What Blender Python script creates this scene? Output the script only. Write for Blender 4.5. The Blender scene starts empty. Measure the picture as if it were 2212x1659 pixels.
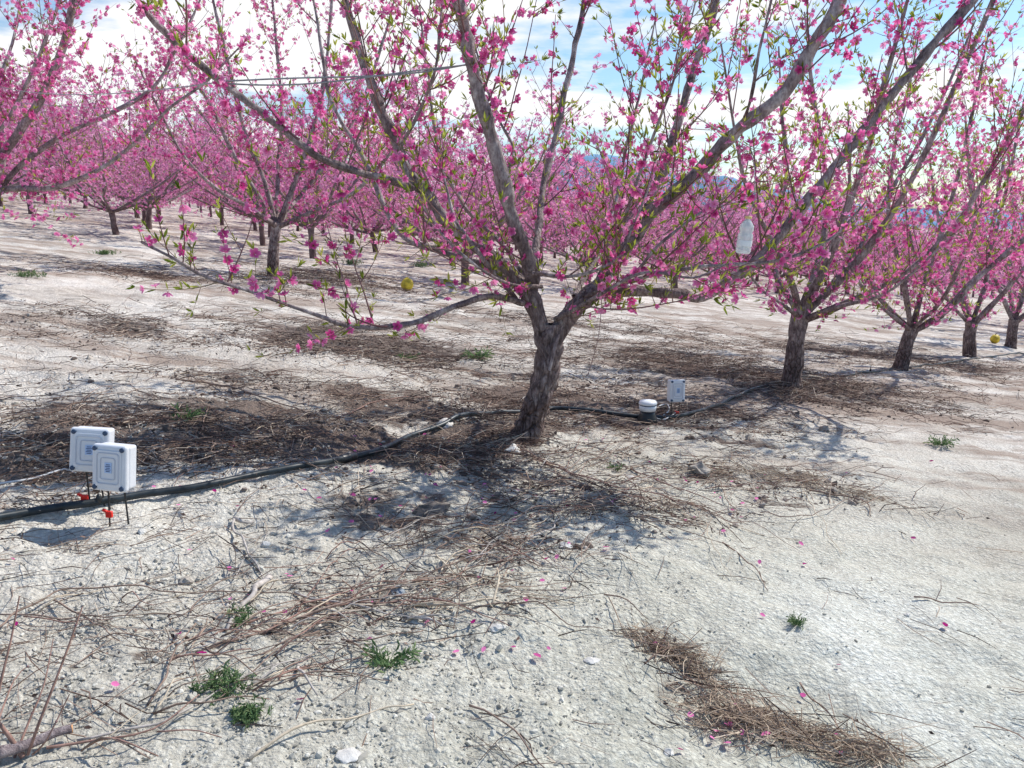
import bpy, bmesh, math, random
import numpy as np
from mathutils import Vector, Matrix
R=math.radians
rng=np.random.default_rng(11); random.seed(11)
SC=bpy.context.scene; COL=SC.collection
W,H=2212.,1659.; F=1736.; CX,CY=1106.,829.5
PITCH=R(12); CAMZ=1.5
cp,sp=math.cos(PITCH),math.sin(PITCH)
GA,GB=-.111,-.017

# ------------------------------------------------------------------ terrain
def vnoise(x,y,seed=0.):
    x=np.asarray(x,float); y=np.asarray(y,float)
    xi=np.floor(x); yi=np.floor(y); fx=x-xi; fy=y-yi
    fx=fx*fx*(3-2*fx); fy=fy*fy*(3-2*fy)
    def h(a,b):
        v=np.sin(a*127.1+b*311.7+seed*17.3)*43758.5453
        return v-np.floor(v)
    return (h(xi,yi)*(1-fx)+h(xi+1,yi)*fx)*(1-fy)+(h(xi,yi+1)*(1-fx)+h(xi+1,yi+1)*fx)*fy
ROW=[(0.1+3.16*t,5.7+3.68*t) for t in range(0,7)]
def plane(x,y):
    return GA*150*np.tanh(np.asarray(x,float)/150)+GB*150*np.tanh(np.asarray(y,float)/150)
def gh(x,y):
    x=np.asarray(x,float); y=np.asarray(y,float)
    z=plane(x,y)
    z=z+(vnoise(x*.9,y*.9,1)-.5)*.07+(vnoise(x*3.1,y*3.1,2)-.5)*.05+(vnoise(x*9,y*9,3)-.5)*.028
    for (a,b) in ROW[:3]:
        z=z+.05*np.exp(-((x-a)**2+(y-b)**2)/.35)
    return z
def ghf(x,y): return float(gh(x,y))
def ray(px,py):
    u=(px-CX)/F; v=(CY-py)/F
    return np.array([u,cp+sp*v,-sp+cp*v])
def P(px,py,Y):
    d=ray(px,py); k=Y/d[1]
    return np.array([d[0]*k,Y,CAMZ+d[2]*k])
def G(px,py,lift=0.):
    d=ray(px,py)
    den=d[2]-GA*d[0]-GB*d[1]; dl=0.
    for _ in range(5):
        k=-(CAMZ-dl)/den if den<-1e-4 else 200.
        x,y=d[0]*k,d[1]*k
        dl=.5*dl+.5*(ghf(x,y)-GA*x-GB*y) if y<40 else 0.
    return np.array([x,y,ghf(x,y)+lift])
def Garr(px,py):
    u=(px-CX)/F; v=(CY-py)/F
    dy=cp+sp*v; dz=-sp+cp*v
    k=-CAMZ/np.minimum(dz-GA*u-GB*dy,-.004)
    x=u*k; y=dy*k
    return x,y,gh(x,y)
def pxm(px,Y): return px/F*(Y*cp+.22)

# ------------------------------------------------------------------ mesh helpers
class MB:
    def __init__(s): s.v=[]; s.f=[]; s.m=[]; s.t=[]; s.n=0
    def add(s,V,Fs,mat=0,tint=.5):
        V=np.asarray(V,float)
        if len(V)==0: return s
        if not isinstance(Fs,list): Fs=[Fs]
        for f in Fs:
            f=np.asarray(f,int)
            if len(f): s.f.append(f+s.n); s.m.append(np.full(len(f),mat,int))
        s.v.append(V); s.t.append(np.broadcast_to(np.asarray(tint,float),(len(V),)).copy()); s.n+=len(V)
        return s
    def build(s,name,mats,parent=None,origin=None,smooth=True):
        me=bpy.data.meshes.new(name)
        V=np.concatenate(s.v)
        if origin is not None: V=V-np.asarray(origin)
        me.vertices.add(len(V)); me.vertices.foreach_set('co',V.ravel().astype(np.float32))
        tot=np.concatenate([np.full(len(f),f.shape[1],int) for f in s.f])
        idx=np.concatenate([f.ravel() for f in s.f]); st=np.concatenate([[0],np.cumsum(tot)[:-1]])
        me.loops.add(len(idx)); me.loops.foreach_set('vertex_index',idx.astype(np.int32))
        me.polygons.add(len(tot)); me.polygons.foreach_set('loop_start',st.astype(np.int32)); me.polygons.foreach_set('loop_total',tot.astype(np.int32))
        me.polygons.foreach_set('material_index',np.concatenate(s.m).astype(np.int32))
        me.polygons.foreach_set('use_smooth',np.full(len(tot),smooth))
        a=me.attributes.new('tint','FLOAT','POINT'); a.data.foreach_set('value',np.concatenate(s.t).astype(np.float32))
        for m in (mats if isinstance(mats,(list,tuple)) else [mats]): me.materials.append(m)
        me.update(calc_edges=True); me.validate()
        o=bpy.data.objects.new(name,me); COL.objects.link(o)
        if parent: o.parent=parent
        return o
def tag(o,label=None,cat=None,group=None,kind=None):
    if label: o['label']=label
    if cat: o['category']=cat
    if group: o['group']=group
    if kind: o['kind']=kind
    return o
def empty(name,loc,label,cat,group=None,rz=0.):
    o=bpy.data.objects.new(name,None); COL.objects.link(o); o.location=[float(c) for c in loc]; o.rotation_euler=(0,0,rz)
    o.empty_display_size=.1
    return tag(o,label,cat,group)
def nrm(v):
    v=np.asarray(v,float); return v/np.maximum(np.linalg.norm(v,axis=-1,keepdims=True),1e-9)
def smooth_path(P_,R_,step=.06):
    P_=np.asarray(P_,float); R_=np.asarray(R_,float)
    out=[];ro=[]
    E=np.vstack([2*P_[0]-P_[1],P_,2*P_[-1]-P_[-2]])
    for i in range(len(P_)-1):
        a,b,c,d=E[i],E[i+1],E[i+2],E[i+3]
        n=max(2,int(np.linalg.norm(c-b)/step))
        t=(np.arange(n)/n)[:,None]
        out.append(.5*((2*b)+(-a+c)*t+(2*a-5*b+4*c-d)*t*t+(-a+3*b-3*c+d)*t**3))
        ro.append(R_[i]+(R_[i+1]-R_[i])*t[:,0])
    out.append(P_[-1:]); ro.append(R_[-1:])
    return np.concatenate(out),np.concatenate(ro)
def tube(Pp,Rr,s=8,jit=0.,cap=False):
    Pp=np.asarray(Pp,float); n=len(Pp); Rr=np.broadcast_to(np.asarray(Rr,float),(n,))
    T=nrm(np.gradient(Pp,axis=0)); m=np.abs(T.mean(0)); ref=np.zeros(3); ref[int(np.argmin(m))]=1.
    U=nrm(np.cross(T,ref)); V=np.cross(T,U)
    a=np.arange(s)*2*math.pi/s
    rr=Rr[:,None]*np.ones((1,s))
    if jit: 
        sv=random.random()*50
        L=np.arange(n)[:,None]*.45
        rr=rr*(1+jit*(vnoise(L+np.cos(a)[None]*1.5,sv+np.sin(a)[None]*1.5+L*.2,5)-.5)*2)
    ring=Pp[:,None]+rr[...,None]*(np.cos(a)[None,:,None]*U[:,None]+np.sin(a)[None,:,None]*V[:,None])
    Vv=ring.reshape(-1,3)
    i=np.arange(n-1)[:,None]*s; j=np.arange(s)[None]; j2=(j+1)%s
    Q=np.stack([i+j,i+j2,i+s+j2,i+s+j],-1).reshape(-1,4)
    Fs=[Q]
    if cap:
        Vv=np.vstack([Vv,Pp[:1],Pp[-1:]])
        k=np.arange(s);k2=(k+1)%s
        Fs.append(np.stack([k2,k,np.full(s,n*s)],-1)); b=(n-1)*s
        Fs.append(np.stack([b+k,b+k2,np.full(s,n*s+1)],-1))
    return Vv,Fs
def scatter(TV,TF,pos,dirn,size,tint=None,tvt=None):
    pos=np.asarray(pos,float); dirn=nrm(dirn); m=len(pos)
    ref=rng.normal(size=(m,3)); U=nrm(np.cross(dirn,ref)); V=np.cross(dirn,U)
    S=np.asarray(size,float)
    if S.ndim==1: S=np.repeat(S[:,None],3,1)
    TV=np.asarray(TV,float)
    out=pos[:,None]+TV[None,:,0:1]*S[:,None,0:1]*U[:,None]+TV[None,:,1:2]*S[:,None,1:2]*V[:,None]+TV[None,:,2:3]*S[:,None,2:3]*dirn[:,None]
    TF=np.asarray(TF,int); Fo=(TF[None]+np.arange(m)[:,None,None]*len(TV)).reshape(-1,TF.shape[1])
    tt=np.zeros((m,len(TV)))+(.5 if tint is None else np.asarray(tint)[:,None])
    if tvt is not None: tt=tt*.5+np.asarray(tvt)[None]*.5
    return out.reshape(-1,3),Fo,tt.ravel()
def lathe(prof,s=24,ox=0,oy=0):
    V=[];n=len(prof)
    for r,z in prof:
        for k in range(s):
            a=2*math.pi*k/s; V.append((ox+r*math.cos(a),oy+r*math.sin(a),z))
    Q=[(i*s+k,i*s+(k+1)%s,(i+1)*s+(k+1)%s,(i+1)*s+k) for i in range(n-1) for k in range(s)]
    return np.array(V),np.array(Q)
def boxmesh(name,dims,centre,mat,parent,bev=.004,seg=3,rot=None):
    bm=bmesh.new(); bmesh.ops.create_cube(bm,size=1)
    bmesh.ops.scale(bm,vec=dims,verts=bm.verts)
    if bev: bmesh.ops.bevel(bm,geom=bm.edges[:],offset=bev,segments=seg,affect='EDGES',profile=.5)
    bmesh.ops.translate(bm,vec=centre,verts=bm.verts)
    me=bpy.data.meshes.new(name); bm.to_mesh(me); bm.free(); me.materials.append(mat)
    for p in me.polygons: p.use_smooth=False
    o=bpy.data.objects.new(name,me); COL.objects.link(o); o.parent=parent
    return o
def rrect(w,h,r,n=5):
    pts=[]
    for cx,cz,a0 in ((w/2-r,h/2-r,0),(-w/2+r,h/2-r,90),(-w/2+r,-h/2+r,180),(w/2-r,-h/2+r,270)):
        for k in range(n+1):
            a=R(a0+90*k/n); pts.append((cx+r*math.cos(a),cz+r*math.sin(a)))
    return pts
def ringmesh(name,w,h,t,r,y,d,cz,mat,parent,cx=0):
    A=rrect(w,h,r); B=rrect(w-2*t,h-2*t,max(r-t,.002)); n=len(A)
    V=[(cx+x,y,cz+z) for x,z in A]+[(cx+x,y-d,cz+z) for x,z in [(p[0]*.985,p[1]*.985) for p in A]]+[(cx+x,y-d,cz+z) for x,z in B]+[(cx+x,y,cz+z) for x,z in B]
    Q=[]
    for l in range(3):
        for k in range(n): Q.append((l*n+k,l*n+(k+1)%n,(l+1)*n+(k+1)%n,(l+1)*n+k))
    return MB().add(V,np.array(Q)).build(name,mat,parent,smooth=False)

# ------------------------------------------------------------------ materials
def newmat(name,rough=.8):
    m=bpy.data.materials.new(name); m.use_nodes=True; nt=m.node_tree
    b=nt.nodes['Principled BSDF']; b.inputs['Roughness'].default_value=rough
    b.inputs['Specular IOR Level'].default_value=.2
    return m,nt,b
def N(nt,t,**kw):
    n=nt.nodes.new(t)
    for k,v in kw.items(): setattr(n,k,v)
    return n
def ramp(nt,stops,interp='LINEAR'):
    r=N(nt,'ShaderNodeValToRGB'); cr=r.color_ramp; cr.interpolation=interp
    while len(cr.elements)<len(stops): cr.elements.new(.5)
    for e,(p,c) in zip(cr.elements,stops): e.position=p; e.color=(*c,1)
    return r
def noise_node(nt,scale,detail=4,vec=None,rough=.55):
    n=N(nt,'ShaderNodeTexNoise'); n.inputs['Scale'].default_value=scale; n.inputs['Detail'].default_value=detail; n.inputs['Roughness'].default_value=rough
    if vec is not None: nt.links.new(vec,n.inputs['Vector'])
    return n
def mix(nt,a,b,fac,mode='MIX'):
    m=N(nt,'ShaderNodeMix',data_type='RGBA',blend_type=mode)
    for s,v in ((m.inputs[6],a),(m.inputs[7],b)):
        if isinstance(v,tuple): s.default_value=(*v,1)
        else: nt.links.new(v,s)
    if isinstance(fac,float): m.inputs[0].default_value=fac
    else: nt.links.new(fac,m.inputs[0])
    return m.outputs[2]
def math_n(nt,op,a,b=None,clamp=False):
    m=N(nt,'ShaderNodeMath',operation=op,use_clamp=clamp)
    for i,v in enumerate((a,b)):
        if v is None: continue
        if isinstance(v,(int,float)): m.inputs[i].default_value=v
        else: nt.links.new(v,m.inputs[i])
    return m.outputs[0]
def bump(nt,b,h,strength,dist):
    n=N(nt,'ShaderNodeBump'); n.inputs['Strength'].default_value=strength; n.inputs['Distance'].default_value=dist
    nt.links.new(h,n.inputs['Height']); nt.links.new(n.outputs[0],b.inputs['Normal'])
def attr(nt,name): return N(nt,'ShaderNodeAttribute',attribute_name=name).outputs['Fac']
def objco(nt,scale=(1,1,1),rot=(0,0,0)):
    t=N(nt,'ShaderNodeTexCoord'); mp=N(nt,'ShaderNodeMapping'); mp.inputs['Scale'].default_value=scale; mp.inputs['Rotation'].default_value=rot
    nt.links.new(t.outputs['Object'],mp.inputs[0]); return mp.outputs[0]
def simple(name,col,rough=.6,var=.15,scale=30,spec=.3):
    m,nt,b=newmat(name,rough); b.inputs['Specular IOR Level'].default_value=spec
    n=noise_node(nt,scale,3,objco(nt)); lo=tuple(c*(1-var) for c in col); hi=tuple(min(1,c*(1+var)) for c in col)
    r=ramp(nt,[(.3,lo),(.7,hi)]); nt.links.new(n.outputs[0],r.inputs[0]); nt.links.new(r.outputs[0],b.inputs['Base Color'])
    return m
def tinted(name,stops,rough=.6,trans=0.,nvar=0.):
    m,nt,b=newmat(name,rough); r=ramp(nt,stops); nt.links.new(attr(nt,'tint'),r.inputs[0])
    if trans:
        df=N(nt,'ShaderNodeBsdfDiffuse'); nt.links.new(r.outputs[0],df.inputs[0])
        tr=N(nt,'ShaderNodeBsdfTranslucent'); nt.links.new(r.outputs[0],tr.inputs[0])
        ms=N(nt,'ShaderNodeMixShader'); ms.inputs[0].default_value=trans
        nt.links.new(df.outputs[0],ms.inputs[1]); nt.links.new(tr.outputs[0],ms.inputs[2])
        nt.links.new(ms.outputs[0],nt.nodes['Material Output'].inputs[0]); nt.nodes.remove(b)
    else: nt.links.new(r.outputs[0],b.inputs['Base Color'])
    return m
def bark_mat(name,c0,c1,c2,bs=.6,crack=0.):
    m,nt,b=newmat(name,.9)
    co=objco(nt); n1=noise_node(nt,6,6,co,.65); n2=noise_node(nt,38,6,objco(nt,(1,1,.4)),.75)
    r=ramp(nt,[(.38,c0),(.5,c1),(.62,c2)]); nt.links.new(math_n(nt,'ADD',math_n(nt,'MULTIPLY',n1.outputs[0],.5),math_n(nt,'MULTIPLY',n2.outputs[0],.5)),r.inputs[0])
    tn=attr(nt,'tint')
    vo=N(nt,'ShaderNodeTexVoronoi',feature='DISTANCE_TO_EDGE'); vo.inputs['Scale'].default_value=24; 
    wv=noise_node(nt,9,4,objco(nt,(1,1,.35)))
    mp=objco(nt,(1,1,.38)); va=N(nt,'ShaderNodeVectorMath',operation='ADD'); vs=N(nt,'ShaderNodeVectorMath',operation='SCALE'); vs.inputs['Scale'].default_value=.12
    nt.links.new(wv.outputs['Color'],vs.inputs[0]); nt.links.new(mp,va.inputs[0]); nt.links.new(vs.outputs[0],va.inputs[1]); nt.links.new(va.outputs[0],vo.inputs['Vector'])
    cr=ramp(nt,[(0,(.3,.25,.22)),(.17,(1,1,1))]); nt.links.new(vo.outputs[0],cr.inputs[0])
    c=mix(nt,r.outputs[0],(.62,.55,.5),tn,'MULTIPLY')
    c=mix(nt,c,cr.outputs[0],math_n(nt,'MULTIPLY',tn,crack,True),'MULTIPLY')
    nt.links.new(c,b.inputs['Base Color'])
    hh=math_n(nt,'ADD',n2.outputs[0],math_n(nt,'MULTIPLY',math_n(nt,'MINIMUM',vo.outputs[0],.2),math_n(nt,'MULTIPLY',tn,crack*4.)))
    bump(nt,b,hh,bs,.022)
    return m
M_bark=bark_mat('bark',(.10,.072,.072),(.34,.27,.27),(.68,.60,.58),1.,.9)
M_barkfar=bark_mat('bark_far',(.11,.08,.085),(.24,.185,.19),(.39,.32,.32))
M_twig=tinted('twig_bark',[(0,(.15,.07,.075)),(.5,(.27,.16,.15)),(1,(.34,.29,.14))],.7)
M_pink=tinted('blossom',[(0,(.18,.008,.05)),(.2,(.54,.04,.22)),(.5,(.80,.16,.43)),(.78,(.91,.36,.61)),(1,(.96,.60,.77))],.55,.45)
M_pinkfar=tinted('blossom_far',[(0,(.42,.07,.24)),(.4,(.76,.25,.50)),(1,(.93,.56,.75))],.6,.4)
M_leaf=tinted('leaf',[(0,(.11,.16,.025)),(.5,(.31,.37,.055)),(1,(.60,.61,.13))],.5,.45)
M_weed=tinted('weed_leaf',[(0,(.07,.13,.06)),(.6,(.16,.25,.11)),(1,(.3,.36,.17))],.6,.25)
M_dry=tinted('dry_litter',[(0,(.055,.038,.033)),(.45,(.17,.105,.082)),(.8,(.38,.27,.205)),(1,(.62,.52,.41))],.85)
M_straw=tinted('straw',[(0,(.17,.115,.09)),(.5,(.42,.31,.22)),(1,(.68,.56,.42))],.8)
M_petal=tinted('fallen_petal',[(0,(.35,.02,.16)),(1,(.85,.25,.5))],.6,.2)
M_stick=simple('dead_stick',(.26,.18,.14),.8,.5,40)
M_stickg=simple('weathered_stick',(.45,.40,.36),.85,.35,40)
M_stickr=simple('reddish_stick',(.29,.17,.135),.75,.45,40)
M_sticky=simple('pale_dry_stick',(.56,.46,.34),.8,.3,40)
M_cut=simple('cut_wood',(.62,.33,.16),.7,.2,60)
M_pvc=simple('light_grey_plastic',(.70,.71,.74),.4,.03,20,.5)
M_pvcd=simple('grey_plastic_shade',(.52,.54,.60),.4,.03,20,.5)
M_screw=simple('dark_blue_screw',(.05,.08,.14),.4,.1,20)
M_black=simple('black_plastic',(.018,.019,.022),.4,.3,30,.5)
M_hose=simple('black_hose',(.02,.028,.034),.42,.5,25,.35)
M_red=simple('red_clip',(.75,.02,.01),.4,.1,20,.5)
M_white=simple('white_plastic',(.78,.79,.80),.35,.03,20,.5)
M_label=simple('label_blue',(.45,.58,.8),.5,.05,20)
M_ink=simple('label_ink',(.06,.09,.2),.5,.05,20)
M_cable=simple('grey_cable',(.62,.62,.62),.5,.1,20)
M_wire=simple('steel_wire',(.3,.29,.3),.5,.2,20)
M_yellow=simple('mottled_yellow',(.70,.50,.05),.6,.5,9)
M_cap=simple('yellow_cap',(.75,.55,.22),.5,.1,20)
m,nt,b=newmat('clear_bottle',.15); b.inputs['Base Color'].default_value=(.9,.92,.92,1); b.inputs['Transmission Weight'].default_value=.5; b.inputs['Roughness'].default_value=.2; M_bottle=m
def rockmat(name,a,c):
    m,nt,b=newmat(name,.9); co=objco(nt); n=noise_node(nt,14,6,co,.65); r=ramp(nt,[(.3,a),(.7,c)]); nt.links.new(n.outputs[0],r.inputs[0]); nt.links.new(r.outputs[0],b.inputs['Base Color']); bump(nt,b,noise_node(nt,60,5,co).outputs[0],.5,.01); return m
M_rock=rockmat('rock_brown',(.28,.24,.2),(.5,.45,.39)); M_rockw=rockmat('rock_pale',(.52,.49,.45),(.74,.71,.66)); M_rockd=rockmat('rock_dark',(.09,.075,.065),(.25,.21,.18)); M_rockb=rockmat('rock_blue',(.22,.25,.28),(.4,.43,.46))
M_peb=tinted('pebbles',[(0,(.36,.33,.28)),(.5,(.52,.49,.42)),(1,(.64,.61,.54))],.95)

# ground
m,nt,b=newmat('soil',1.); b.inputs['Specular IOR Level'].default_value=0.; M_soil=m
co=objco(nt); big=noise_node(nt,.7,5,co,.6); mid=noise_node(nt,6,6,co,.65); fine=noise_node(nt,75,6,co,.75)
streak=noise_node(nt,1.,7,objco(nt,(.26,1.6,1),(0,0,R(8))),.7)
vor=N(nt,'ShaderNodeTexVoronoi'); vor.inputs['Scale'].default_value=42; nt.links.new(co,vor.inputs['Vector'])
vor2=N(nt,'ShaderNodeTexVoronoi'); vor2.inputs['Scale'].default_value=95; nt.links.new(co,vor2.inputs['Vector'])
base=ramp(nt,[(.36,(.50,.44,.385)),(.5,(.76,.695,.625)),(.62,(.93,.88,.81))]); nt.links.new(math_n(nt,'ADD',math_n(nt,'MULTIPLY',big.outputs[0],.55),math_n(nt,'MULTIPLY',mid.outputs[0],.45)),base.inputs[0])
fr=ramp(nt,[(.28,(.50,.485,.46)),(.52,(1.,1.,1.))]); nt.links.new(fine.outputs[0],fr.inputs[0])
pr_=ramp(nt,[(.44,(.745,.74,.625)),(.62,(.53,.53,.43))]); nt.links.new(mid.outputs[0],pr_.inputs[0])
c=mix(nt,base.outputs[0],pr_.outputs[0],math_n(nt,'MULTIPLY',attr(nt,'olive'),.88))
c=mix(nt,c,(.95,.95,.89),math_n(nt,'MULTIPLY',attr(nt,'pale'),math_n(nt,'MULTIPLY',mid.outputs[0],1.5,True)))
c=mix(nt,c,fr.outputs[0],.82,'MULTIPLY')
vd=ramp(nt,[(.25,(1.05,1.05,1.04)),(.62,(.68,.66,.63))]); nt.links.new(vor.outputs[0],vd.inputs[0]); c=mix(nt,c,vd.outputs[0],.55,'MULTIPLY')
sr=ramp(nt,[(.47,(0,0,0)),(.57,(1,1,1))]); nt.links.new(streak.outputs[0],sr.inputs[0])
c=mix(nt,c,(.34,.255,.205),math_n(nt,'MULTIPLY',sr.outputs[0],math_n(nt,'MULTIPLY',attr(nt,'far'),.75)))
brk=noise_node(nt,2.6,7,objco(nt,(.6,1.5,1),(0,0,R(15))),.75)
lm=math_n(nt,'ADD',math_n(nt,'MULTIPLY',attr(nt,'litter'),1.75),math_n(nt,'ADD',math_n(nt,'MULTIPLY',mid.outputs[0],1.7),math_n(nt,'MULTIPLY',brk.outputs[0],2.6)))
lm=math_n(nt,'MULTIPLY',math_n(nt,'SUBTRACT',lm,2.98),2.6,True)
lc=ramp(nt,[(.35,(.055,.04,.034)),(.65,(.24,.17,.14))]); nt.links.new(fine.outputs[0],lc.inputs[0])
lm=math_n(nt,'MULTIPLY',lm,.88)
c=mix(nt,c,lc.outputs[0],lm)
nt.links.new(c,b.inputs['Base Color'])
hh=math_n(nt,'ADD',math_n(nt,'MULTIPLY',fine.outputs[0],.7),math_n(nt,'ADD',math_n(nt,'MULTIPLY',vor.outputs[0],-.5),math_n(nt,'ADD',math_n(nt,'MULTIPLY',vor2.outputs[0],-.3),math_n(nt,'MULTIPLY',mid.outputs[0],1.3))))
bump(nt,b,hh,.75,.03)

# patches of litter (traced, stored in world coordinates)
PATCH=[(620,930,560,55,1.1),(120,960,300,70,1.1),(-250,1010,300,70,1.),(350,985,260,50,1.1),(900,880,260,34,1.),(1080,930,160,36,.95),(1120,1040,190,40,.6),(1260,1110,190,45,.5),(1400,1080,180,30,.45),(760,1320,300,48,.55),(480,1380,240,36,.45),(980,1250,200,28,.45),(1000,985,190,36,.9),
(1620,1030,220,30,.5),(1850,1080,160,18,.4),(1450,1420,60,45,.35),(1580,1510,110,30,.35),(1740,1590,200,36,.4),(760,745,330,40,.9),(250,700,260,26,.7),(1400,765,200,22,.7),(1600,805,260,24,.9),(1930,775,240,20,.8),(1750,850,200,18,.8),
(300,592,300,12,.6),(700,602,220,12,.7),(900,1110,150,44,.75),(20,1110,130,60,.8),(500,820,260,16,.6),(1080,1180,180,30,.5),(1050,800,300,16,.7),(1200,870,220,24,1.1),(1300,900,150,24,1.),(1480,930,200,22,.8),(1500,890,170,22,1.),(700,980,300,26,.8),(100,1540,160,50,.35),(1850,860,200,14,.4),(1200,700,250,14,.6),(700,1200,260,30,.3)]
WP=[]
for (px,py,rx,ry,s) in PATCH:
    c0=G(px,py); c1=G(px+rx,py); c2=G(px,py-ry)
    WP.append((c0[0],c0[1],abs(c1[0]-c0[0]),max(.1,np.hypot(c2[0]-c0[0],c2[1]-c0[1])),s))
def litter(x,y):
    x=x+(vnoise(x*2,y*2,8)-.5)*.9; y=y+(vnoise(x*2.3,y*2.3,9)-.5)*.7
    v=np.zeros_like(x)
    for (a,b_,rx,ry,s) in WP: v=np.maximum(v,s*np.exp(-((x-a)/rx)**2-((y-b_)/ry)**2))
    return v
ang=np.concatenate([np.arange(-180,-48,3.),np.arange(-48,48,.16),np.arange(48,180,3.)])*math.pi/180
rad=.35*1.0105**np.arange(0,790)
rad=rad[rad<1300]; A,Rd=np.meshgrid(ang,rad)
X=(Rd*np.sin(A)).ravel(); Y=(Rd*np.cos(A)).ravel()
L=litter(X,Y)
Z=gh(X,Y); near=np.exp(-((X**2+Y**2)/80.))
Z+=near*((vnoise(X*24,Y*24,4)-.5)*.022+(vnoise(X*55,Y*55,5)-.5)*.012)*(.6+1.2*np.clip(L,0,1))
na,nr=len(ang),len(rad)
i=np.arange(nr-1)[:,None]*na; j=np.arange(na)[None]; j2=(j+1)%na
Q=np.stack([i+j,i+j2,i+na+j2,i+na+j],-1).reshape(-1,4)
V=np.stack([X,Y,Z],-1); V=np.vstack([V,[[0,0,-.02]]]); k=np.arange(na)
g=MB().add(V,[Q,np.stack([(k+1)%na,k,np.full(na,len(V)-1)],-1)]).build('ground',M_soil)
tag(g,'pale dry orchard soil with clods and scattered litter','ground',kind='structure')
def setattrf(o,name,v):
    a=o.data.attributes.new(name,'FLOAT','POINT'); a.data.foreach_set('value',np.append(v,0.).astype(np.float32))
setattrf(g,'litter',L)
gp=G(2030,1430)
setattrf(g,'pale',np.clip(np.exp(-((X-gp[0])/.75)**2-((Y-gp[1])/.8)**2)*(vnoise(X*3,Y*3,31)*1.2),0,1))
setattrf(g,'olive',np.clip(1.3-np.hypot(X,Y)/7.,0,1)*np.clip(.75+X*.2,0,1))
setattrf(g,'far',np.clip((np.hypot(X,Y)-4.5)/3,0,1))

# ------------------------------------------------------------------ templates
def blossom_tpl():
    V=[];T=[];t=[]
    for k in range(5):
        a=k*2*math.pi/5; ca,sa=math.cos(a),math.sin(a)
        for (r,w,z,tt) in ((.06,0,0,.1),(.45,-.36,.2,.5),(.45,.36,.2,.55),(.55,0,.1,.4),(.86,-.3,.5,.85),(.86,.3,.46,.85),(.98,0,.42,1.)):
            V.append((r*ca-w*sa,r*sa+w*ca,z)); t.append(tt)
        o=k*7; T+=[(o,o+3,o+1),(o,o+2,o+3),(o+1,o+3,o+4),(o+3,o+2,o+5),(o+3,o+6,o+4),(o+3,o+5,o+6)]
    for k in range(6):
        a=k*2*math.pi/6+.3; o=len(V); c_,s_=math.cos(a),math.sin(a)
        V+=[(.03*c_-.02*s_,.03*s_+.02*c_,0),(.03*c_+.02*s_,.03*s_-.02*c_,0),(.2*c_,.2*s_,.6)]; t+=[0,0,.25]; T.append((o,o+1,o+2))
    o=len(V); V+=[(.11,0,0),(-.055,.1,0),(-.055,-.1,0),(0,0,-.4)]; t+=[0,0,0,0]; T+=[(o,o+1,o+3),(o+1,o+2,o+3),(o+2,o,o+3)]
    return np.array(V),np.array(T),np.array(t)
BV,BT,Bt=blossom_tpl()
def blossom_lo():
    V=[(0,0,0)];T=[];t=[.1]
    for k in range(5):
        a=k*2*math.pi/5
        for d,r,z in ((-.58,.85,.3),(.5,.9,.5)):
            V.append((r*math.cos(a+d),r*math.sin(a+d),z)); t.append(.9)
        T.append((0,1+2*k,2+2*k))
    return np.array(V),np.array(T),np.array(t)
LV,LT,Lt=blossom_lo()
FV=np.array([(0,0,0),(.8,.2,.3),(.2,.9,.1),(0,0,.1),(-.9,.3,-.2),(-.3,.6,.6),(0,0,0),(-.1,-.9,.3),(.6,-.5,-.4)]); FT=np.array([(0,1,2),(3,4,5),(6,7,8)]); Ft=np.array([.2,.8,.9,.1,.7,1,.3,.8,.6])
FoV=np.array([(0,0,0),(-.1,.03,.3),(.1,.03,.3),(0,-.02,.32),(-.11,.06,.6),(.11,.06,.6),(0,0,.62),(0,.14,1.)])
FoT=np.array([(0,3,1),(0,2,3),(1,3,6),(1,6,4),(3,2,5),(3,5,6),(4,6,7),(6,5,7)])
LfV=np.array([(0,0,0),(-.12,.02,.45),(.12,.02,.45),(0,.1,1.)]); LfT=np.array([(0,2,1),(1,2,3)])

UP=np.array([0,0,1.])
def rv(): return nrm(rng.normal(size=3))
def add_cluster(p,d,bl,lf,cfg,nb,nl):
    for _ in range(nb):
        q=nrm(d*.2+rv()*.9+np.array([0,-.1,-.15])); s=cfg['bs']*random.uniform(.55,1.25)
        bl.append((p+q*s*.55,q,s))
    for _ in range(nl):
        q=nrm(d*.8+rv()*.7+UP*.35); lf.append((p,q,cfg['ls']*random.uniform(.4,1.15)))
def shoot(p,d,L_,r,bl,lf,tw,cfg,sub=True):
    n=max(3,int(L_/.07)); n=min(n,8); pts=[p]; q=p.copy(); dd=d.copy(); st=L_/n
    for k in range(n):
        dd=nrm(dd+rv()*.09+UP*.06); q=q+dd*st; pts.append(q)
    pts=np.array(pts); tw.add(*tube(pts,np.linspace(r,r*.35,n+1),cfg['ts']),tint=random.random()*.9)
    bd=cfg['bd']
    cnt=int(L_/cfg.get('sp',.05)); off=random.random()<cfg.get('bare',.12)
    for k in range(cnt):
        t=(k+random.random())/cnt; f=t*n; i_=min(int(f),n-1); pp=pts[i_]+(pts[i_+1]-pts[i_])*(f-i_)
        if random.random()<bd and not off: add_cluster(pp,dd,bl,lf,cfg,random.choice((1,1,1,2)),1 if random.random()<cfg['ld'] else 0)
        elif random.random()<cfg['ld']: add_cluster(pp,dd,bl,lf,cfg,0,random.choice((1,2,3)))
        if sub and random.random()<.15: 
            shoot(pp,nrm(dd*.6+rv()*.9),random.uniform(.06,.22),r*.6,bl,lf,tw,cfg,False)
    if random.random()<cfg['ld']*1.3: add_cluster(pts[-1],dd,bl,lf,cfg,0,random.randint(3,6))
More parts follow.
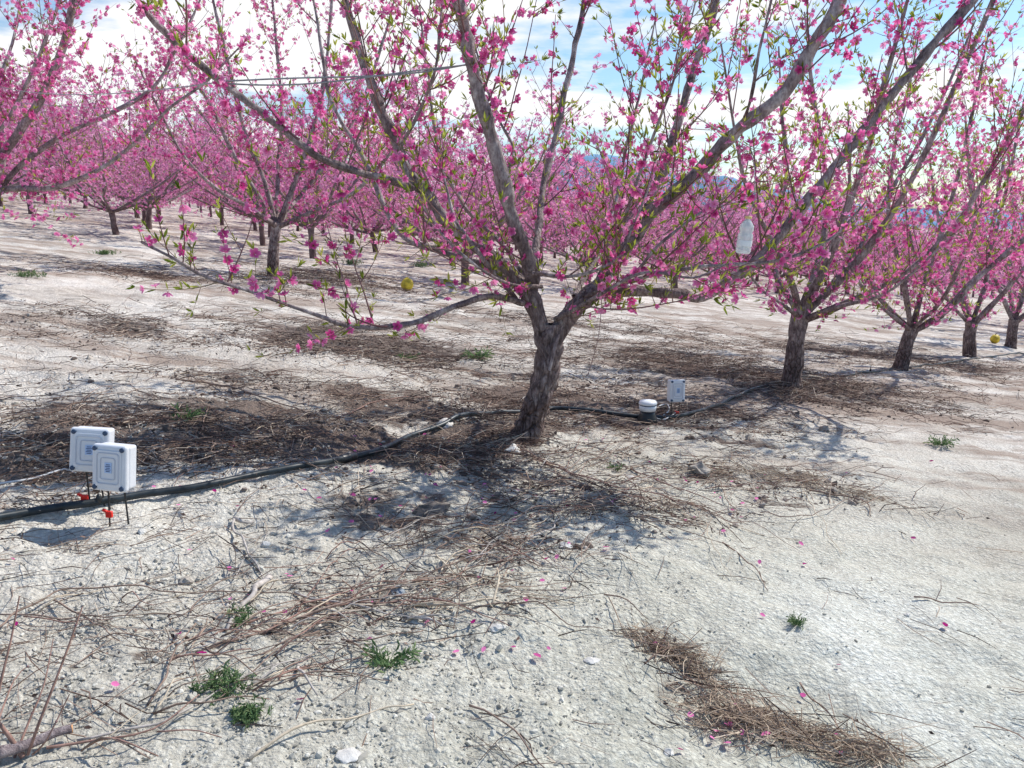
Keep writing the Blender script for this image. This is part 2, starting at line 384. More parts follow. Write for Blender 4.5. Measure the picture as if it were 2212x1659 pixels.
def grow(Pp,Rr,tw,bl,lf,cfg,skip=.05,lvl=0):
    seg=np.linalg.norm(np.diff(Pp,axis=0),axis=1); cum=np.concatenate([[0],np.cumsum(seg)]); Lt_=cum[-1]
    def at(s):
        i_=min(np.searchsorted(cum,s,'right')-1,len(seg)-1); f=(s-cum[i_])/max(seg[i_],1e-6)
        return Pp[i_]+(Pp[i_+1]-Pp[i_])*f, nrm(Pp[i_+1]-Pp[i_]), Rr[i_]
    if lvl==0:
        for _ in range(int(Lt_*cfg['br']+random.random())):
            s=Lt_*random.uniform(.18,.92); p,T,r=at(s); d=nrm(T*.6+rv()*.85+UP*.45); L_=random.uniform(.4,1.1)*cfg['sl']
            n=7; pts=[p]; q=p.copy(); dd=d
            for k in range(n): dd=nrm(dd+rv()*.09+UP*.1); q=q+dd*L_/n; pts.append(q)
            pts=np.array(pts); rr=np.linspace(min(r*.5,.007),.0026,n+1)
            tw.add(*tube(pts,rr,5),tint=random.random()*.5); grow(pts,rr,tw,bl,lf,cfg,0.,1)
    ns=int(Lt_*cfg['sh']*(.75 if lvl else 1))
    for _ in range(ns):
        s=Lt_*random.uniform(skip,1); p,T,r=at(s)
        pr=rv(); pr=nrm(pr-T*np.dot(pr,T)); d=nrm(pr*1.+T*.45+UP*.35)
        L_=(random.uniform(.05,.22) if random.random()<.6 else random.uniform(.2,.6))*cfg['sl']
        shoot(p+pr*r*.7,d,L_,random.uniform(.0022,.0036)*cfg['tr'],bl,lf,tw,cfg)
    for _ in range(int(Lt_*cfg['spur'])):
        s=Lt_*random.uniform(skip,1); p,T,r=at(s); pr=rv(); pr=nrm(pr-T*np.dot(pr,T))
        add_cluster(p+pr*r,pr,bl,lf,cfg,random.choice((0,1,2)),random.choice((0,1,2)))
CAM=np.array([0,0,CAMZ])
BL_MESH=[]
def blossom_meshes():
    for k in range(4):
        t=.2+.22*k; mb=MB(); v=BV.copy(); v[:,2]*=(.7+.3*k); v[:35]+=rng.normal(size=(35,3))*.05
        mb.add(v,BT,0,t*.5+Bt*.5); o=mb.build('blossom',M_pink); BL_MESH.append(o.data); bpy.data.objects.remove(o)
blossom_meshes()
def to_px(p):
    q=np.asarray(p)-CAM; zc=q[1]*cp-q[2]*sp; yc=q[1]*sp+q[2]*cp
    return CX+F*q[0]/zc, CY-F*yc/zc
KEEP=[(880,613,40,7.),(1608,505,32,5.0),(2148,732,24,12.)]   # thin spots in the bloom seen in the photograph
def finish_tree(root,origin,bl,cfg,lfs,bmat):
    def ok(p):
        x,y=to_px(p)
        return not any(abs(x-a)<r_ and abs(y-b_)<r_*1.3 for a,b_,r_,_ in KEEP)
    chk=cfg['lod']!='far' and origin[1]>1
    bl=[b_ for b_ in bl if ok(b_[0])] if chk else list(bl)
    lfs=[b_ for b_ in lfs if ok(b_[0])] if chk else lfs
    if cfg.get('ind'):
        bl.sort(key=lambda b_:np.linalg.norm(b_[0]-CAM)/b_[2] + (500 if (b_[0][2]>CAMZ+b_[0][1]*.24 or abs(b_[0][0])>b_[0][1]*.63) else 0))
        for (p,d,s) in bl[:cfg['ind']]:
            o=bpy.data.objects.new('blossom',random.choice(BL_MESH)); COL.objects.link(o); o.parent=root
            o.location=p-origin; o.rotation_mode='QUATERNION'; o.rotation_quaternion=Vector(d).to_track_quat('Z','Y'); o.scale=(s,s,s)
        bl=bl[cfg['ind']:]
    if bl:
        TV,TF,Tt={'hi':(BV,BT,Bt),'lo':(LV,LT,Lt),'far':(FV,FT,Ft)}[cfg['lod']]
        mb=MB(); v,f,t=scatter(TV,TF,[b_[0] for b_ in bl],[b_[1] for b_ in bl],[b_[2] for b_ in bl],rng.random(len(bl)),Tt); mb.add(v,f,0,t)
        tag(mb.build('blossoms',bmat,root,origin,smooth=False),kind='stuff')
    if lfs:
        TV,TF=(FoV,FoT) if cfg['lod']=='hi' else (LfV,LfT)
        mb=MB(); v,f,t=scatter(TV,TF,[b_[0] for b_ in lfs],[b_[1] for b_ in lfs],[b_[2] for b_ in lfs],rng.random(len(lfs))); mb.add(v,f,0,t)
        tag(mb.build('leaves',M_leaf,root,origin,smooth=False),kind='stuff')
def make_tree(origin,trunk,limbs,cfg,label,group=None,mat=None,bmat=None):
    mat=mat or M_bark; bmat=bmat or M_pink
    root=empty('peach_tree',origin,label,'tree',group)
    tp,tr=smooth_path(*trunk,step=.02 if cfg['lod']=='hi' else .05); hi=cfg['lod']=='hi'
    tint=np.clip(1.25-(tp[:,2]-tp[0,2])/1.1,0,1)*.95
    s=36 if hi else 9
    v,f=tube(tp,tr,s,.2 if hi else .12); 
    if hi:
        c_=np.repeat(tp,s,0); o_=v-c_; a_=np.arctan2(o_[:,1],o_[:,0]); 
        k_=1+(vnoise(np.cos(a_)*2.2+5,np.sin(a_)*2.2+v[:,2]*3.5,51)-.5)*.34+(vnoise(np.cos(a_)*6+5,np.sin(a_)*6+v[:,2]*13,52)-.5)*.2
        v=c_+o_*k_[:,None]
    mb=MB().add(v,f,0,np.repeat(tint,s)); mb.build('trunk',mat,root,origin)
    bl=[];lf=[]
    for (lp,lr) in limbs:
        pp,rr=smooth_path(lp,lr,.035 if hi else .15)
        n_=len(pp); ar=np.arange(n_)*(.78 if hi else 1.)
        wob=(np.stack([vnoise(ar*.25,np.full(n_,random.random()*99.)),vnoise(ar*.25,np.full(n_,random.random()*99.)),vnoise(ar*.25,np.full(n_,random.random()*99.))],-1)-.5)*(rr[:,None]*.7+.004)*np.minimum(1,ar/6.)[:,None]
        pp=pp+wob; rr=rr*(1+(vnoise(ar*.5,np.full(n_,random.random()*99.))-.5)*.42)
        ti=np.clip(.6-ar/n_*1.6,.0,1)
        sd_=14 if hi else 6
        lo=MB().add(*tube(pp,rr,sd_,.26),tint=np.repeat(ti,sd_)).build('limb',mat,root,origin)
        tw=MB(); grow(pp,rr,tw,bl,lf,cfg,cfg.get('skip',.08))
        if tw.n: 
            t=tw.build('twigs',M_twig,lo); t.data.transform(Matrix.Translation(-Vector(origin))); tag(t,kind='stuff')
    finish_tree(root,origin,bl,cfg,lf,bmat)
    return root
def traced(Y0,pts,w0,w1,ext=.7,sc=.62):
    w0*=sc; w1*=sc
    P_=[P(x,y,Y0+dy) for x,y,dy in pts]; n=len(P_)
    R_=[pxm((w0+(w1-w0)*(k/(n-1))**.7)/2,Y0+pts[k][2]) for k in range(n)]
    if ext and n>1:
        d=nrm(nrm(P_[-1]-P_[-2])+UP*.2); P_.append(P_[-1]+d*ext); R_.append(R_[-1]*.45)
    return np.array(P_),np.array(R_)

# ------------------------------------------------------------------ main tree
b0=G(1133,948); Y0=float(b0[1])
cfg=dict(sh=8.8,br=1.9,sl=1.,tr=1.15,bs=.030,ls=.062,bd=.46,ld=.6,spur=5,ts=4,lod='hi',ind=100,skip=.05,sp=.05,bare=.2)
trunk=(np.array([P(1114,990,Y0),P(1132,950,Y0),P(1148,905,Y0),P(1168,845,Y0),P(1184,780,Y0),P(1186,735,Y0),P(1185,700,Y0)]),
       np.array([pxm(w/2,Y0) for w in (78,62,54,50,49,55,42)]))
Ls=[traced(Y0,p,a,b_,e) for p,a,b_,e in [
 ([(1176,735,0),(1160,670,0),(1120,610,.05),(1070,560,.1),(990,500,.1),(930,430,.1),(885,370,.1),(845,290,.15),(805,190,.15),(770,80,.2),(748,0,.2)],54,28,.7),
 ([(1176,725,.05),(1152,660,.1),(1150,590,0),(1122,500,-.1),(1090,410,-.15),(1062,300,-.2),(1040,210,-.25),(1012,100,-.3),(985,0,-.35)],54,40,.8),
 ([(1125,625,0),(1050,575,.3),(960,545,.5),(880,520,.6),(838,460,.7),(808,390,.8),(775,320,.9),(720,230,1.0),(700,130,1.1)],26,12,.7),
 ([(905,410,.1),(835,388,-.05),(760,368,-.15),(690,338,-.25),(610,277,-.35),(520,207,-.5),(430,138,-.6),(350,62,-.7),(290,-10,-.8)],30,18,.6),
 ([(1130,655,-.05),(1060,640,-.2),(980,665,-.35),(880,702,-.5),(780,706,-.6),(680,680,-.7),(560,635,-.8),(450,600,-.9),(370,556,-1.),(305,522,-1.)],25,9,0),
 ([(1188,755,0),(1216,700,.02),(1262,645,.05),(1305,590,.1),(1360,520,.1),(1430,440,.1),(1520,360,.1),(1600,280,.05),(1685,208,0),(1750,110,0),(1815,0,0)],62,38,.8),
 ([(1235,672,0),(1290,640,-.05),(1370,628,-.1),(1440,633,-.15),(1510,642,-.2),(1570,612,-.2),(1640,560,-.2),(1710,478,-.15),(1785,385,-.1),(1850,300,0),(1925,210,.05),(2010,105,.1),(2090,10,.15)],44,29,.6),
 ([(1150,610,.1),(1158,520,.4),(1172,420,.7),(1195,320,.9),(1215,220,1.),(1240,110,1.1),(1262,0,1.2)],28,17,.6),
 ([(1300,598,.1),(1365,500,.4),(1420,400,.6),(1450,310,.7),(1485,200,.8),(1520,90,.9),(1550,-5,1.)],31,22,.6),
 ([(1260,640,-.1),(1400,596,-.3),(1520,575,-.4),(1650,567,-.45),(1740,545,-.45),(1800,510,-.4),(1850,460,-.4)],16,7,.1),
 ([(1290,620,-.05),(1340,500,-.3),(1375,390,-.4),(1410,300,-.5),(1450,190,-.5),(1475,110,-.55)],15,8,.3),
 ([(1150,590,-.1),(1240,596,-.4),(1330,560,-.5),(1370,480,-.5),(1395,420,-.5)],14,6,.1),
 ([(1170,620,-.05),(1090,610,-.4),(1010,560,-.6),(950,500,-.6),(920,450,-.6)],13,6,.1),
 ([(1200,690,0),(1290,640,-.4),(1390,590,-.7),(1490,600,-.8),(1540,585,-.8)],16,6,.1),
 ([(1080,400,.0),(1110,330,.4),(1075,250,.6),(1040,150,.8)],14,8,.6),
 ([(1135,600,.2),(1080,520,.9),(1000,440,1.3),(950,330,1.6),(930,200,1.8)],17,9,.8),
 ([(1240,640,.2),(1300,540,.9),(1330,440,1.4),(1350,330,1.7),(1380,210,1.9)],17,9,.8),
 ([(1115,645,0),(1060,580,-.15),(1030,540,-.2),(985,480,-.1),(970,430,0)],20,10,.3),
 ([(1600,280,.05),(1625,200,-.15),(1640,110,-.2),(1660,30,-.2)],13,8,.4),
 ([(860,330,.1),(905,240,-.1),(940,150,-.2),(950,60,-.2)],13,8,.4),
 ([(1280,640,0),(1360,600,-.3),(1420,530,-.4),(1500,470,-.4),(1560,430,-.3)],14,7,.2),
]]
main=make_tree(b0,trunk,Ls,cfg,'large foreground peach tree with forked grey trunk and pink blossoms')
MB().add(*tube(np.array([P(1187,800,Y0-.1),P(1200,745,Y0-.11),P(1214,705,Y0-.08)]),[.010,.014,.004],7),tint=0).build('broken_stub',M_bark,main,b0)
hv=[P(1300,640,Y0-.1),P(1297,690,Y0-.1),P(1290,740,Y0-.12),P(1270,810,Y0-.1)]
MB().add(*tube(smooth_path(hv,[.004]*4)[0],.0025,5),tint=.3).build('hanging_twig',M_twig,main,b0)

# ------------------------------------------------------------------ neighbours (traced)
cm=dict(sh=8.5,br=1.9,sl=1.15,tr=1.3,bs=.035,ls=.075,bd=.54,ld=.4,spur=5,ts=3,lod='lo',skip=.05)
def near_tree(base,tw,fork,limbs,cfgx,label,mat=None,group=None):
    b_=G(*base); Yb=float(b_[1]); tops=P(fork[0],fork[1],Yb)
    mid=(b_+tops)/2+np.array([pxm(random.uniform(-4,4),Yb),0,0]); lo=b_.copy(); lo[2]-=.08
    tr=(np.array([lo,b_,mid,tops]),np.array([pxm(tw*.6,Yb),pxm(tw*.52,Yb),pxm(tw*.43,Yb),pxm(tw*.42,Yb)]))
    L_=[traced(Yb,pts,a,c_,.9,.72) for (pts,a,c_) in limbs]
    return make_tree(b_,tr,L_,cfgx,label,group,mat or M_bark)
near_tree((1708,836),44,(1730,660),[
 ([(1728,680,0),(1700,580,-.3),(1650,490,-.6),(1610,400,-.9),(1590,300,-1.1)],24,10),
 ([(1730,680,0),(1785,570,-.2),(1830,450,-.3),(1875,330,-.4),(1905,200,-.5),(1945,60,-.5)],28,14),
 ([(1735,680,0),(1830,590,0),(1900,500,0),(1965,395,-.1),(2025,275,-.2),(2080,150,-.2),(2140,10,-.3)],28,14),
 ([(1740,690,0),(1860,640,-.4),(1960,585,-.6),(2060,490,-.8),(2130,380,-1.),(2200,260,-1.2)],24,11),
 ([(1730,670,0),(1770,560,.5),(1785,440,.9),(1775,310,1.1),(1755,180,1.3)],24,11),
 ([(1728,680,0),(1680,600,.6),(1660,500,1.),(1700,380,1.4),(1690,250,1.6)],22,10),
 ([(1740,680,0),(1840,560,.8),(1920,420,1.2),(1990,300,1.6),(2050,180,1.8)],22,10),
 ([(1735,690,0),(1680,650,-.5),(1640,620,-.9),(1600,560,-1.2)],14,7),
 ([(1735,690,0),(1820,660,-.7),(1900,640,-1.1),(1970,590,-1.3)],14,7),
],cm,'second tree of the front row, straight grey trunk just right of the small grey box')
near_tree((1945,797),34,(1972,705),[
 ([(1970,715,0),(2030,682,-.1),(2100,610,-.2),(2160,560,-.3),(2230,500,-.4)],28,14),
 ([(1968,715,0),(1950,600,-.2),(1920,470,-.3),(1930,340,-.4),(1960,200,-.5)],20,9),
 ([(1970,715,0),(2000,600,.2),(2040,480,.4),(2080,340,.5),(2110,200,.6)],20,9),
 ([(1970,715,0),(2060,660,.5),(2130,560,.8),(2170,430,1.),(2200,280,1.2)],20,9),
 ([(1968,715,0),(1900,640,.3),(1860,560,.6),(1840,460,.9),(1835,350,1.)],18,8),
 ([(1968,715,0),(1900,660,-.8),(1850,600,-1.3),(1820,520,-1.6)],14,8),
 ([(1968,715,0),(2040,640,-.8),(2080,560,-1.3),(2110,470,-1.6)],14,8),
],cm,'third tree of the front row, its low fork sending a limb to the right')
cm2=dict(cm,sh=8.,br=1.8,bs=.043,tr=1.6,ld=.22,ls=.08,bd=.6)
near_tree((2095,772),29,(2100,695),[
 ([(2098,705,0),(2060,600,0),(2030,480,0),(2010,360,0)],18,8),([(2098,705,0),(2130,600,.3),(2150,460,.6),(2170,330,.9)],18,8),
 ([(2098,705,0),(2170,630,-.3),(2240,540,-.6),(2300,430,-.9)],18,8),([(2098,705,0),(2080,590,1),(2100,470,1.4),(2090,340,1.8)],18,8),
 ([(2098,705,0),(2040,640,-.8),(1980,560,-1.4),(1960,470,-1.8)],14,8)],cm2,'fourth tree of the front row near the right edge, short leaning trunk')
near_tree((2182,750),24,(2190,690),[
 ([(2190,700,0),(2150,600,0),(2120,500,0),(2100,390,0)],15,7),([(2190,700,0),(2220,600,.3),(2240,480,.6),(2250,350,.9)],15,7),
 ([(2190,700,0),(2260,640,-.3),(2320,560,-.6),(2350,450,-.9)],15,7),([(2190,700,0),(2180,590,1),(2190,480,1.4),(2180,370,1.8)],15,7)],cm2,'fifth tree of the front row, cut by the right edge of the view')
cm3=dict(cm2,sh=9.,br=2.,sl=1.3)
near_tree((590,597),27,(598,480),[
 ([(597,490,0),(560,425,0),(505,335,-.2),(460,235,-.4),(420,170,-.6)],18,9),
 ([(597,490,0),(575,400,.2),(530,290,.3),(500,160,.4),(470,40,.5)],18,9),
 ([(598,490,0),(640,390,.2),(680,270,.3),(705,140,.4),(715,20,.4)],17,9),
 ([(600,490,0),(680,455,-.3),(760,420,-.5),(830,350,-.8),(880,270,-1)],17,8),
 ([(598,490,0),(600,370,1),(610,260,1.4),(600,130,1.8),(590,20,2)],16,8),
 ([(598,490,0),(540,450,-.8),(470,410,-1.4),(400,340,-1.8),(350,250,-2)],16,8),
 ([(598,490,0),(650,420,1.),(730,320,1.6),(790,200,2),(830,80,2.2)],16,8)],cm3,'second row tree with dark slim trunk, seen under the left limbs of the large tree')
near_tree((-55,577),30,(-40,455),[
 ([(-40,475,0),(-25,380,0),(40,290,-.1),(95,200,-.2),(135,100,-.3),(160,0,-.4)],34,24),
 ([(-40,475,0),(0,412,-.3),(110,408,-.5),(200,375,-.7),(300,300,-.9),(370,230,-1),(440,180,-1.1)],22,9),
 ([(-40,475,0),(30,370,.3),(110,305,.5),(230,250,.7),(330,190,.9),(380,110,1.)],22,9),
 ([(-40,475,0),(-50,360,-.5),(20,250,-.8),(70,150,-1),(110,60,-1.2)],18,9),
 ([(-40,475,0),(-120,380,-.3),(-180,270,-.5),(-220,120,-.7)],20,10),
 ([(-40,475,0),(10,330,1),(0,200,1.6),(30,80,2)],18,9)],cm3,'second row tree at the left edge, thick limbs reaching in from outside')

# ------------------------------------------------------------------ generic background trees
def generic(seed,lod):
    random.seed(seed)
    th=random.uniform(.65,.85); lean=random.uniform(-.14,.14)
    tp=np.array([[0,0,-.12],[0,0,0],[lean*.5,0,th*.5],[lean,0,th]]); tr=np.array([.11,.088,.072,.08])
    limbs=[]
    nl=11; a0=random.uniform(0,6)
    for k in range(nl):
        a=a0+k*2*math.pi/nl+random.uniform(-.3,.3); el=random.uniform(.2,.95); Lh=random.uniform(3.1,4.7)
        p=tp[-1]-[0,0,.08]; pts=[p]; n=7; e=el*.8
        for i_ in range(n):
            e=min(e+.08*random.uniform(.3,1.6),1.3); a_=a+random.uniform(-.2,.2)
            p=p+np.array([math.cos(a_)*math.cos(e),math.sin(a_)*math.cos(e),math.sin(e)])*Lh/n; pts.append(p)
        limbs.append((np.array(pts),np.linspace(.042,.008,n+1)))
    if lod=='mid': c_=dict(sh=7.,br=1.5,sl=1.6,tr=1.6,bs=.048,ls=.09,bd=.55,ld=.1,spur=4,ts=3,lod='lo',skip=.05,sp=.07)
    else: c_=dict(sh=6.,br=1.2,sl=1.75,tr=2.1,bs=.085,ls=.12,bd=.56,ld=.04,spur=4,ts=3,lod='far',skip=.05,sp=.09)
    return make_tree(np.zeros(3),(tp,tr),limbs,c_,'x',None,M_barkfar,M_pinkfar)
def copy_tree(o,parent=None):
    c_=o.copy(); COL.objects.link(c_); c_.parent=parent
    for ch in list(o.children): copy_tree(ch,c_)
    return c_
mids=[generic(100+k,'mid') for k in range(4)]; fars=[generic(200+k,'far') for k in range(4)]
usedm=set()
ORD=['first','second','third','fourth','fifth','sixth','seventh','eighth','ninth','tenth','eleventh','twelfth','thirteenth','fourteenth','fifteenth','sixteenth','seventeenth','eighteenth','nineteenth','twentieth']
random.seed(5)
def row_pos(c_,s): return (.652*s-.758*c_,.758*s+.652*c_)
far_pts=[]; place=[]
rows_c=[13.79,19.2,23.94]+[29.0+4.6*k for k in range(25)]
for k,c_ in enumerate(rows_c,1):
    s0={1:9.05,3:10.0}.get(k,random.uniform(0,4.8)); n=0; lim=56 if k<=3 else 48
    for q in range(-40,60):
        s=s0+4.6*q if k>3 else s0+4.85*q; x,y=row_pos(c_,s)
        if y<8 or x/y<-.72 or x/y>.76 or y>170: continue
        if k==1 and q in (0,-1): n+=1; continue
        if k==2 and y<20: continue
        x+=random.uniform(-.5,.5); y+=random.uniform(-.5,.5)
        if y<lim: place.append((k,n,x,y)); n+=1
        else: far_pts.append((x,y))
for t in (5,6,7): place.append((0,t,.1+3.16*t,5.7+3.68*t))
for (k,n,x,y) in place:
    lst=mids if y<27 else fars
    src=random.choice(lst)
    for cand in lst:
        if cand.name not in usedm: src=cand; break
    if src.name in usedm: o=copy_tree(src)
    else: usedm.add(src.name); o=src
    o.location=(x,y,ghf(x,y)); o.rotation_euler=(0,0,random.uniform(0,6.28)); s=random.uniform(.92,1.22)*(.92 if .04<x/y<.15 else 1.); o.scale=(s*1.08,s*1.08,s*random.uniform(.9,1.08))
    if k==0: o['label']='%s tree of the front row counting from the large one, mostly hidden at right'%ORD[n]
    elif k<=3 and n<20: o['label']='pink peach tree, %s from the left in the %s row behind the large tree'%(ORD[n],ORD[k-1])
    else: o['label']='distant peach tree in full pink bloom far back in the orchard rows'
    o['group']='peach trees of the rows behind'; o['category']='tree'
for o in mids+fars:
    if o.name not in usedm:
        def rm(q):
            for ch in list(q.children): rm(ch)
            bpy.data.objects.remove(q)
        rm(o)
# far orchard mass
tw=MB(); pos=[];sz=[]
for (x,y) in far_pts:
    z=ghf(x,y); n=int(np.clip(18000/y,140,350)); a=rng.random(n)*6.283; h=rng.random(n); rr=(.6+2.2*h**.6)*np.sqrt(rng.random(n))
    hh_=random.uniform(3.1,4.2)
    pos.append(np.stack([x+rr*np.cos(a),y+rr*np.sin(a),z+.7+hh_*h],-1)); sz.append(rng.uniform(.09,.19,n)*(1+y/250))
    for q in range(5):
        a_=random.uniform(0,6.28); e=np.array([x+1.5*math.cos(a_),y+1.5*math.sin(a_),z+4.]); m_=np.array([x+.7*math.cos(a_),y+.7*math.sin(a_),z+1.9])
        tw.add(*tube(np.array([[x,y,z-.1],[x,y,z+.9],m_,e]),[.09,.07,.045,.02],3),mat=1,tint=.3)
pos=np.concatenate(pos); sz=np.concatenate(sz); v,f,t=scatter(FV,FT,pos,rng.normal(size=(len(pos),3)),sz,rng.random(len(pos)),Ft)
tw.add(v,f,0,t)
tag(tw.build('orchard_rows',[M_pinkfar,M_barkfar],smooth=False),'far pink peach orchard merging into one mass towards the hills','orchard',kind='stuff')

# ------------------------------------------------------------------ mountains
def mountain(prof,D,name):
    V=[]
    xs=np.linspace(prof[0][0],prof[-1][0],160); ys=np.interp(xs,[p[0] for p in prof],[p[1] for p in prof])
    ys=ys+(vnoise(xs*.03,xs*0,40)-.5)*9+(vnoise(xs*.11,xs*0,41)-.5)*4
    rows=14
    for r_ in range(rows):
        f_=r_/(rows-1)
        for x_,y_ in zip(xs,ys):
            p=P(x_,y_,D); z=-80+(p[2]+80)*f_**.8; yy=D-(1-f_)*900
            V.append((p[0]*(yy/D)+(float(vnoise(x_*.05,f_*6,42))-.5)*60,yy+(float(vnoise(x_*.06,f_*5,43))-.5)*220*(1-f_),z if f_==1 else z+(float(vnoise(x_*.07,f_*7,44))-.5)*18))
    n=len(xs)
    V=np.array([[float(a) for a in v_] for v_ in V])
    back=V[-n:].copy(); back[:,1]+=900; back[:,2]=-90; V=np.vstack([V,back]); rows+=1
    Q=np.array([(r_*n+k,r_*n+k+1,(r_+1)*n+k+1,(r_+1)*n+k) for r_ in range(rows-1) for k in range(n-1)])
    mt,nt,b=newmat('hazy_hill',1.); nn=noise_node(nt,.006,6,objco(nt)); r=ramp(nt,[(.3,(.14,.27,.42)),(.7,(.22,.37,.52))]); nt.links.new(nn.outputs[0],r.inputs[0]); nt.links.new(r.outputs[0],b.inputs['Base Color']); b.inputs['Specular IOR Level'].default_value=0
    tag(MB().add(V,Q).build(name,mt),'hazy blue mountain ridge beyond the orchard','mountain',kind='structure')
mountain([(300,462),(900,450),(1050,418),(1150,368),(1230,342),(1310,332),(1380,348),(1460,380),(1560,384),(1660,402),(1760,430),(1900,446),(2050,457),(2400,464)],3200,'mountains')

# ------------------------------------------------------------------ irrigation hose
hp=[(-260,1175),(-60,1143),(0,1131),(100,1113),(200,1100),(320,1080),(440,1060),(560,1038),(660,1018),(750,1000),(820,980),(890,950),(960,925),(1040,905),(1120,897),(1190,889),(1260,891),(1330,900),(1400,908),(1470,906),(1540,885),(1610,852),(1680,828),(1760,818),(1850,808),(1945,800),(2010,790),(2100,775),(2212,765)]
hpts=[G(x,y,.02) for x,y in hp]; h0=hpts[9].copy()
hr=empty('irrigation_hose',h0,'black irrigation hose running along the foot of the front row of trees','hose')
pp,rr=smooth_path(hpts,[.0185]*len(hpts),.05); pp[:,2]=np.maximum(pp[:,2],gh(pp[:,0],pp[:,1])+.03)
kk=np.ones(7)/7; zc=np.convolve(np.pad(pp[:,2],3,'edge'),kk,'valid'); pp[:,2]=np.maximum(zc,gh(pp[:,0],pp[:,1])+.024)
sink=np.clip((pp[:,0]-1.9)/1.5,0,1)*.026; pp[:,2]-=sink*(vnoise(pp[:,0]*3,pp[:,1]*3,77)+.45)
HP=pp.copy()
MB().add(*tube(pp,rr,12)).build('pipe',M_hose,hr,h0)
c1,c2=G(735,1003,.03),G(768,996,.03); MB().add(*tube(np.array([c1,c1+(c2-c1)*.1,c1+(c2-c1)*.45,c1+(c2-c1)*.5,c1+(c2-c1)*.55,c1+(c2-c1)*.9,c2]),[.022,.026,.026,.031,.026,.026,.022],12,0,True)).build('coupling',M_black,hr,h0)
for (x,y) in ((216,1096),(1300,895),(1880,805)):
    c1=G(x,y,.045); MB().add(*lathe([(0,-.02),(.013,-.02),(.015,0),(.011,.012),(.006,.02),(0,.02)],10)).build('dripper',M_black,hr,h0-c1)
def off_hose(x,y,d=.05):
    m_=np.full(len(x),9.)
    for q in HP[::1]:
        if q[0]<2.2: m_=np.minimum(m_,(x-q[0])**2+(y-q[1]+.02)**2)
    return m_>d*d
def ground_tube(name,pts,r,mat,label,cat,lift=.01,group=None,sides=7,taper=1.,jit=.15,z=None):
    W_=[G(x,y,lift if z is None else z[i_]) for i_,(x,y) in enumerate(pts)]; o0=W_[0].copy()
    rr=[r*(1+(taper-1)*k/(len(W_)-1)) for k in range(len(W_))]
    pp,r2=smooth_path(W_,rr,.03)
    pp=pp+(np.stack([vnoise(pp[:,0]*12,pp[:,1]*12,71),vnoise(pp[:,0]*12,pp[:,1]*12,72),vnoise(pp[:,0]*9,pp[:,1]*9,73)],-1)-.5)*(.03 if jit else 0)
    pp[:,2]=np.maximum(pp[:,2],gh(pp[:,0],pp[:,1])+r*.6)
    mb=MB().add(*tube(pp,r2,sides,jit,True)); 
    o=tag(mb.build(name,mat,None,o0),label,cat,group); o.location=o0
    return o
ground_tube('thin_cable',[(-150,1085),(0,1060),(70,1048),(140,1028),(165,1036)],.005,M_cable,'thin pale cable lying on the soil left of the two grey boxes','cable',jit=0,lift=.035)
ground_tube('thin_cable',[(1432,905),(1445,893),(1440,880),(1420,886),(1412,905),(1430,914),(1450,905),(1460,897)],.005,M_cable,'small coil of grey cable between the white lidded sensor and the small box','cable',lift=.03,jit=0)

# ------------------------------------------------------------------ junction boxes
def junction_box(gpx,cpx,w,h,yaw,roll,label,stakes,clip):
    g0=G(*gpx); Yb=float(g0[1]); c_=P(cpx[0],cpx[1],Yb)
    wm,hm=pxm(w,Yb),pxm(h,Yb); dm=wm*.62
    root=empty('junction_box',g0,label,'box','grey junction boxes standing on stakes',yaw)
    ca,sa=math.cos(-yaw),math.sin(-yaw); dx,dy=c_[0]-g0[0],c_[1]-g0[1]
    lx=dx*ca-dy*sa; lz=c_[2]-g0[2]
    pieces=[]
    pieces.append(boxmesh('housing',(wm*.94,dm*.6,hm*.94),(0,dm*.3,0),M_pvc,root,.012,4))
    pieces.append(boxmesh('lid',(wm,dm*.34,hm),(0,-dm*.15,0),M_pvc,root,.014,4))
    y=-dm*.32-.0012
    pieces.append(boxmesh('lid_panel',(wm*.74,.006,hm*.78),(0,y-.001,0),M_pvc,root,.0025,2))
    pieces.append(ringmesh('raised_rim',wm*.66,hm*.68,.005,.016,y-.0045,.003,0,M_pvcd,root))
    pieces.append(ringmesh('raised_rim',wm*.44,hm*.48,.004,.012,y-.0045,.003,0,M_pvcd,root))
    for sx in (-1,1):
        for sz in (-1,1):
            v,f=lathe([(0,.002),(.010,.002),(.011,0),(.011,-.004),(0,-.004)],14); v=v[:,[0,2,1]]; v[:,1]=-v[:,1]*1.; v=v+[sx*(wm/2-.018),y-.003,sz*(hm/2-.018)]
            pieces.append(MB().add(v,f).build('screw',M_screw,root))
    lb=boxmesh('label_sticker',(wm*.2,.002,hm*.22),(wm*.02,y-.0062,hm*.02),M_label,root,0); pieces.append(lb)
    for k in range(5):
        boxmesh('printed_line',(wm*(.15 if k%2 else .11),.0016,hm*.014),(wm*.02,y-.0080,hm*(.09-.036*k)),M_ink,lb,0)
    for o in pieces:
        o.location=(lx,0,lz); o.rotation_euler=(R(-6),roll,0)
    for k,(sx,bot) in enumerate(stakes):
        top=np.array([lx+sx*wm,.01,lz-hm*.44]); bt=np.array([lx+sx*wm*1.02,random.uniform(-.02,.03),-.05])
        MB().add(*tube(np.array([top,bt]),.004,6)).build('stake',M_black,root)
    if clip:
        cx_=lx+clip*wm
        b2=boxmesh('red_clip',(.03,.016,.03),(cx_,-.01,.055),M_red,root,.004)
        b3=boxmesh('clip_tab',(.022,.012,.012),(.0,0,.0),M_red,b2,.003); b3.location=(cx_-.018,-.012,.072); b3.rotation_euler=(0,R(30),0)
    return root
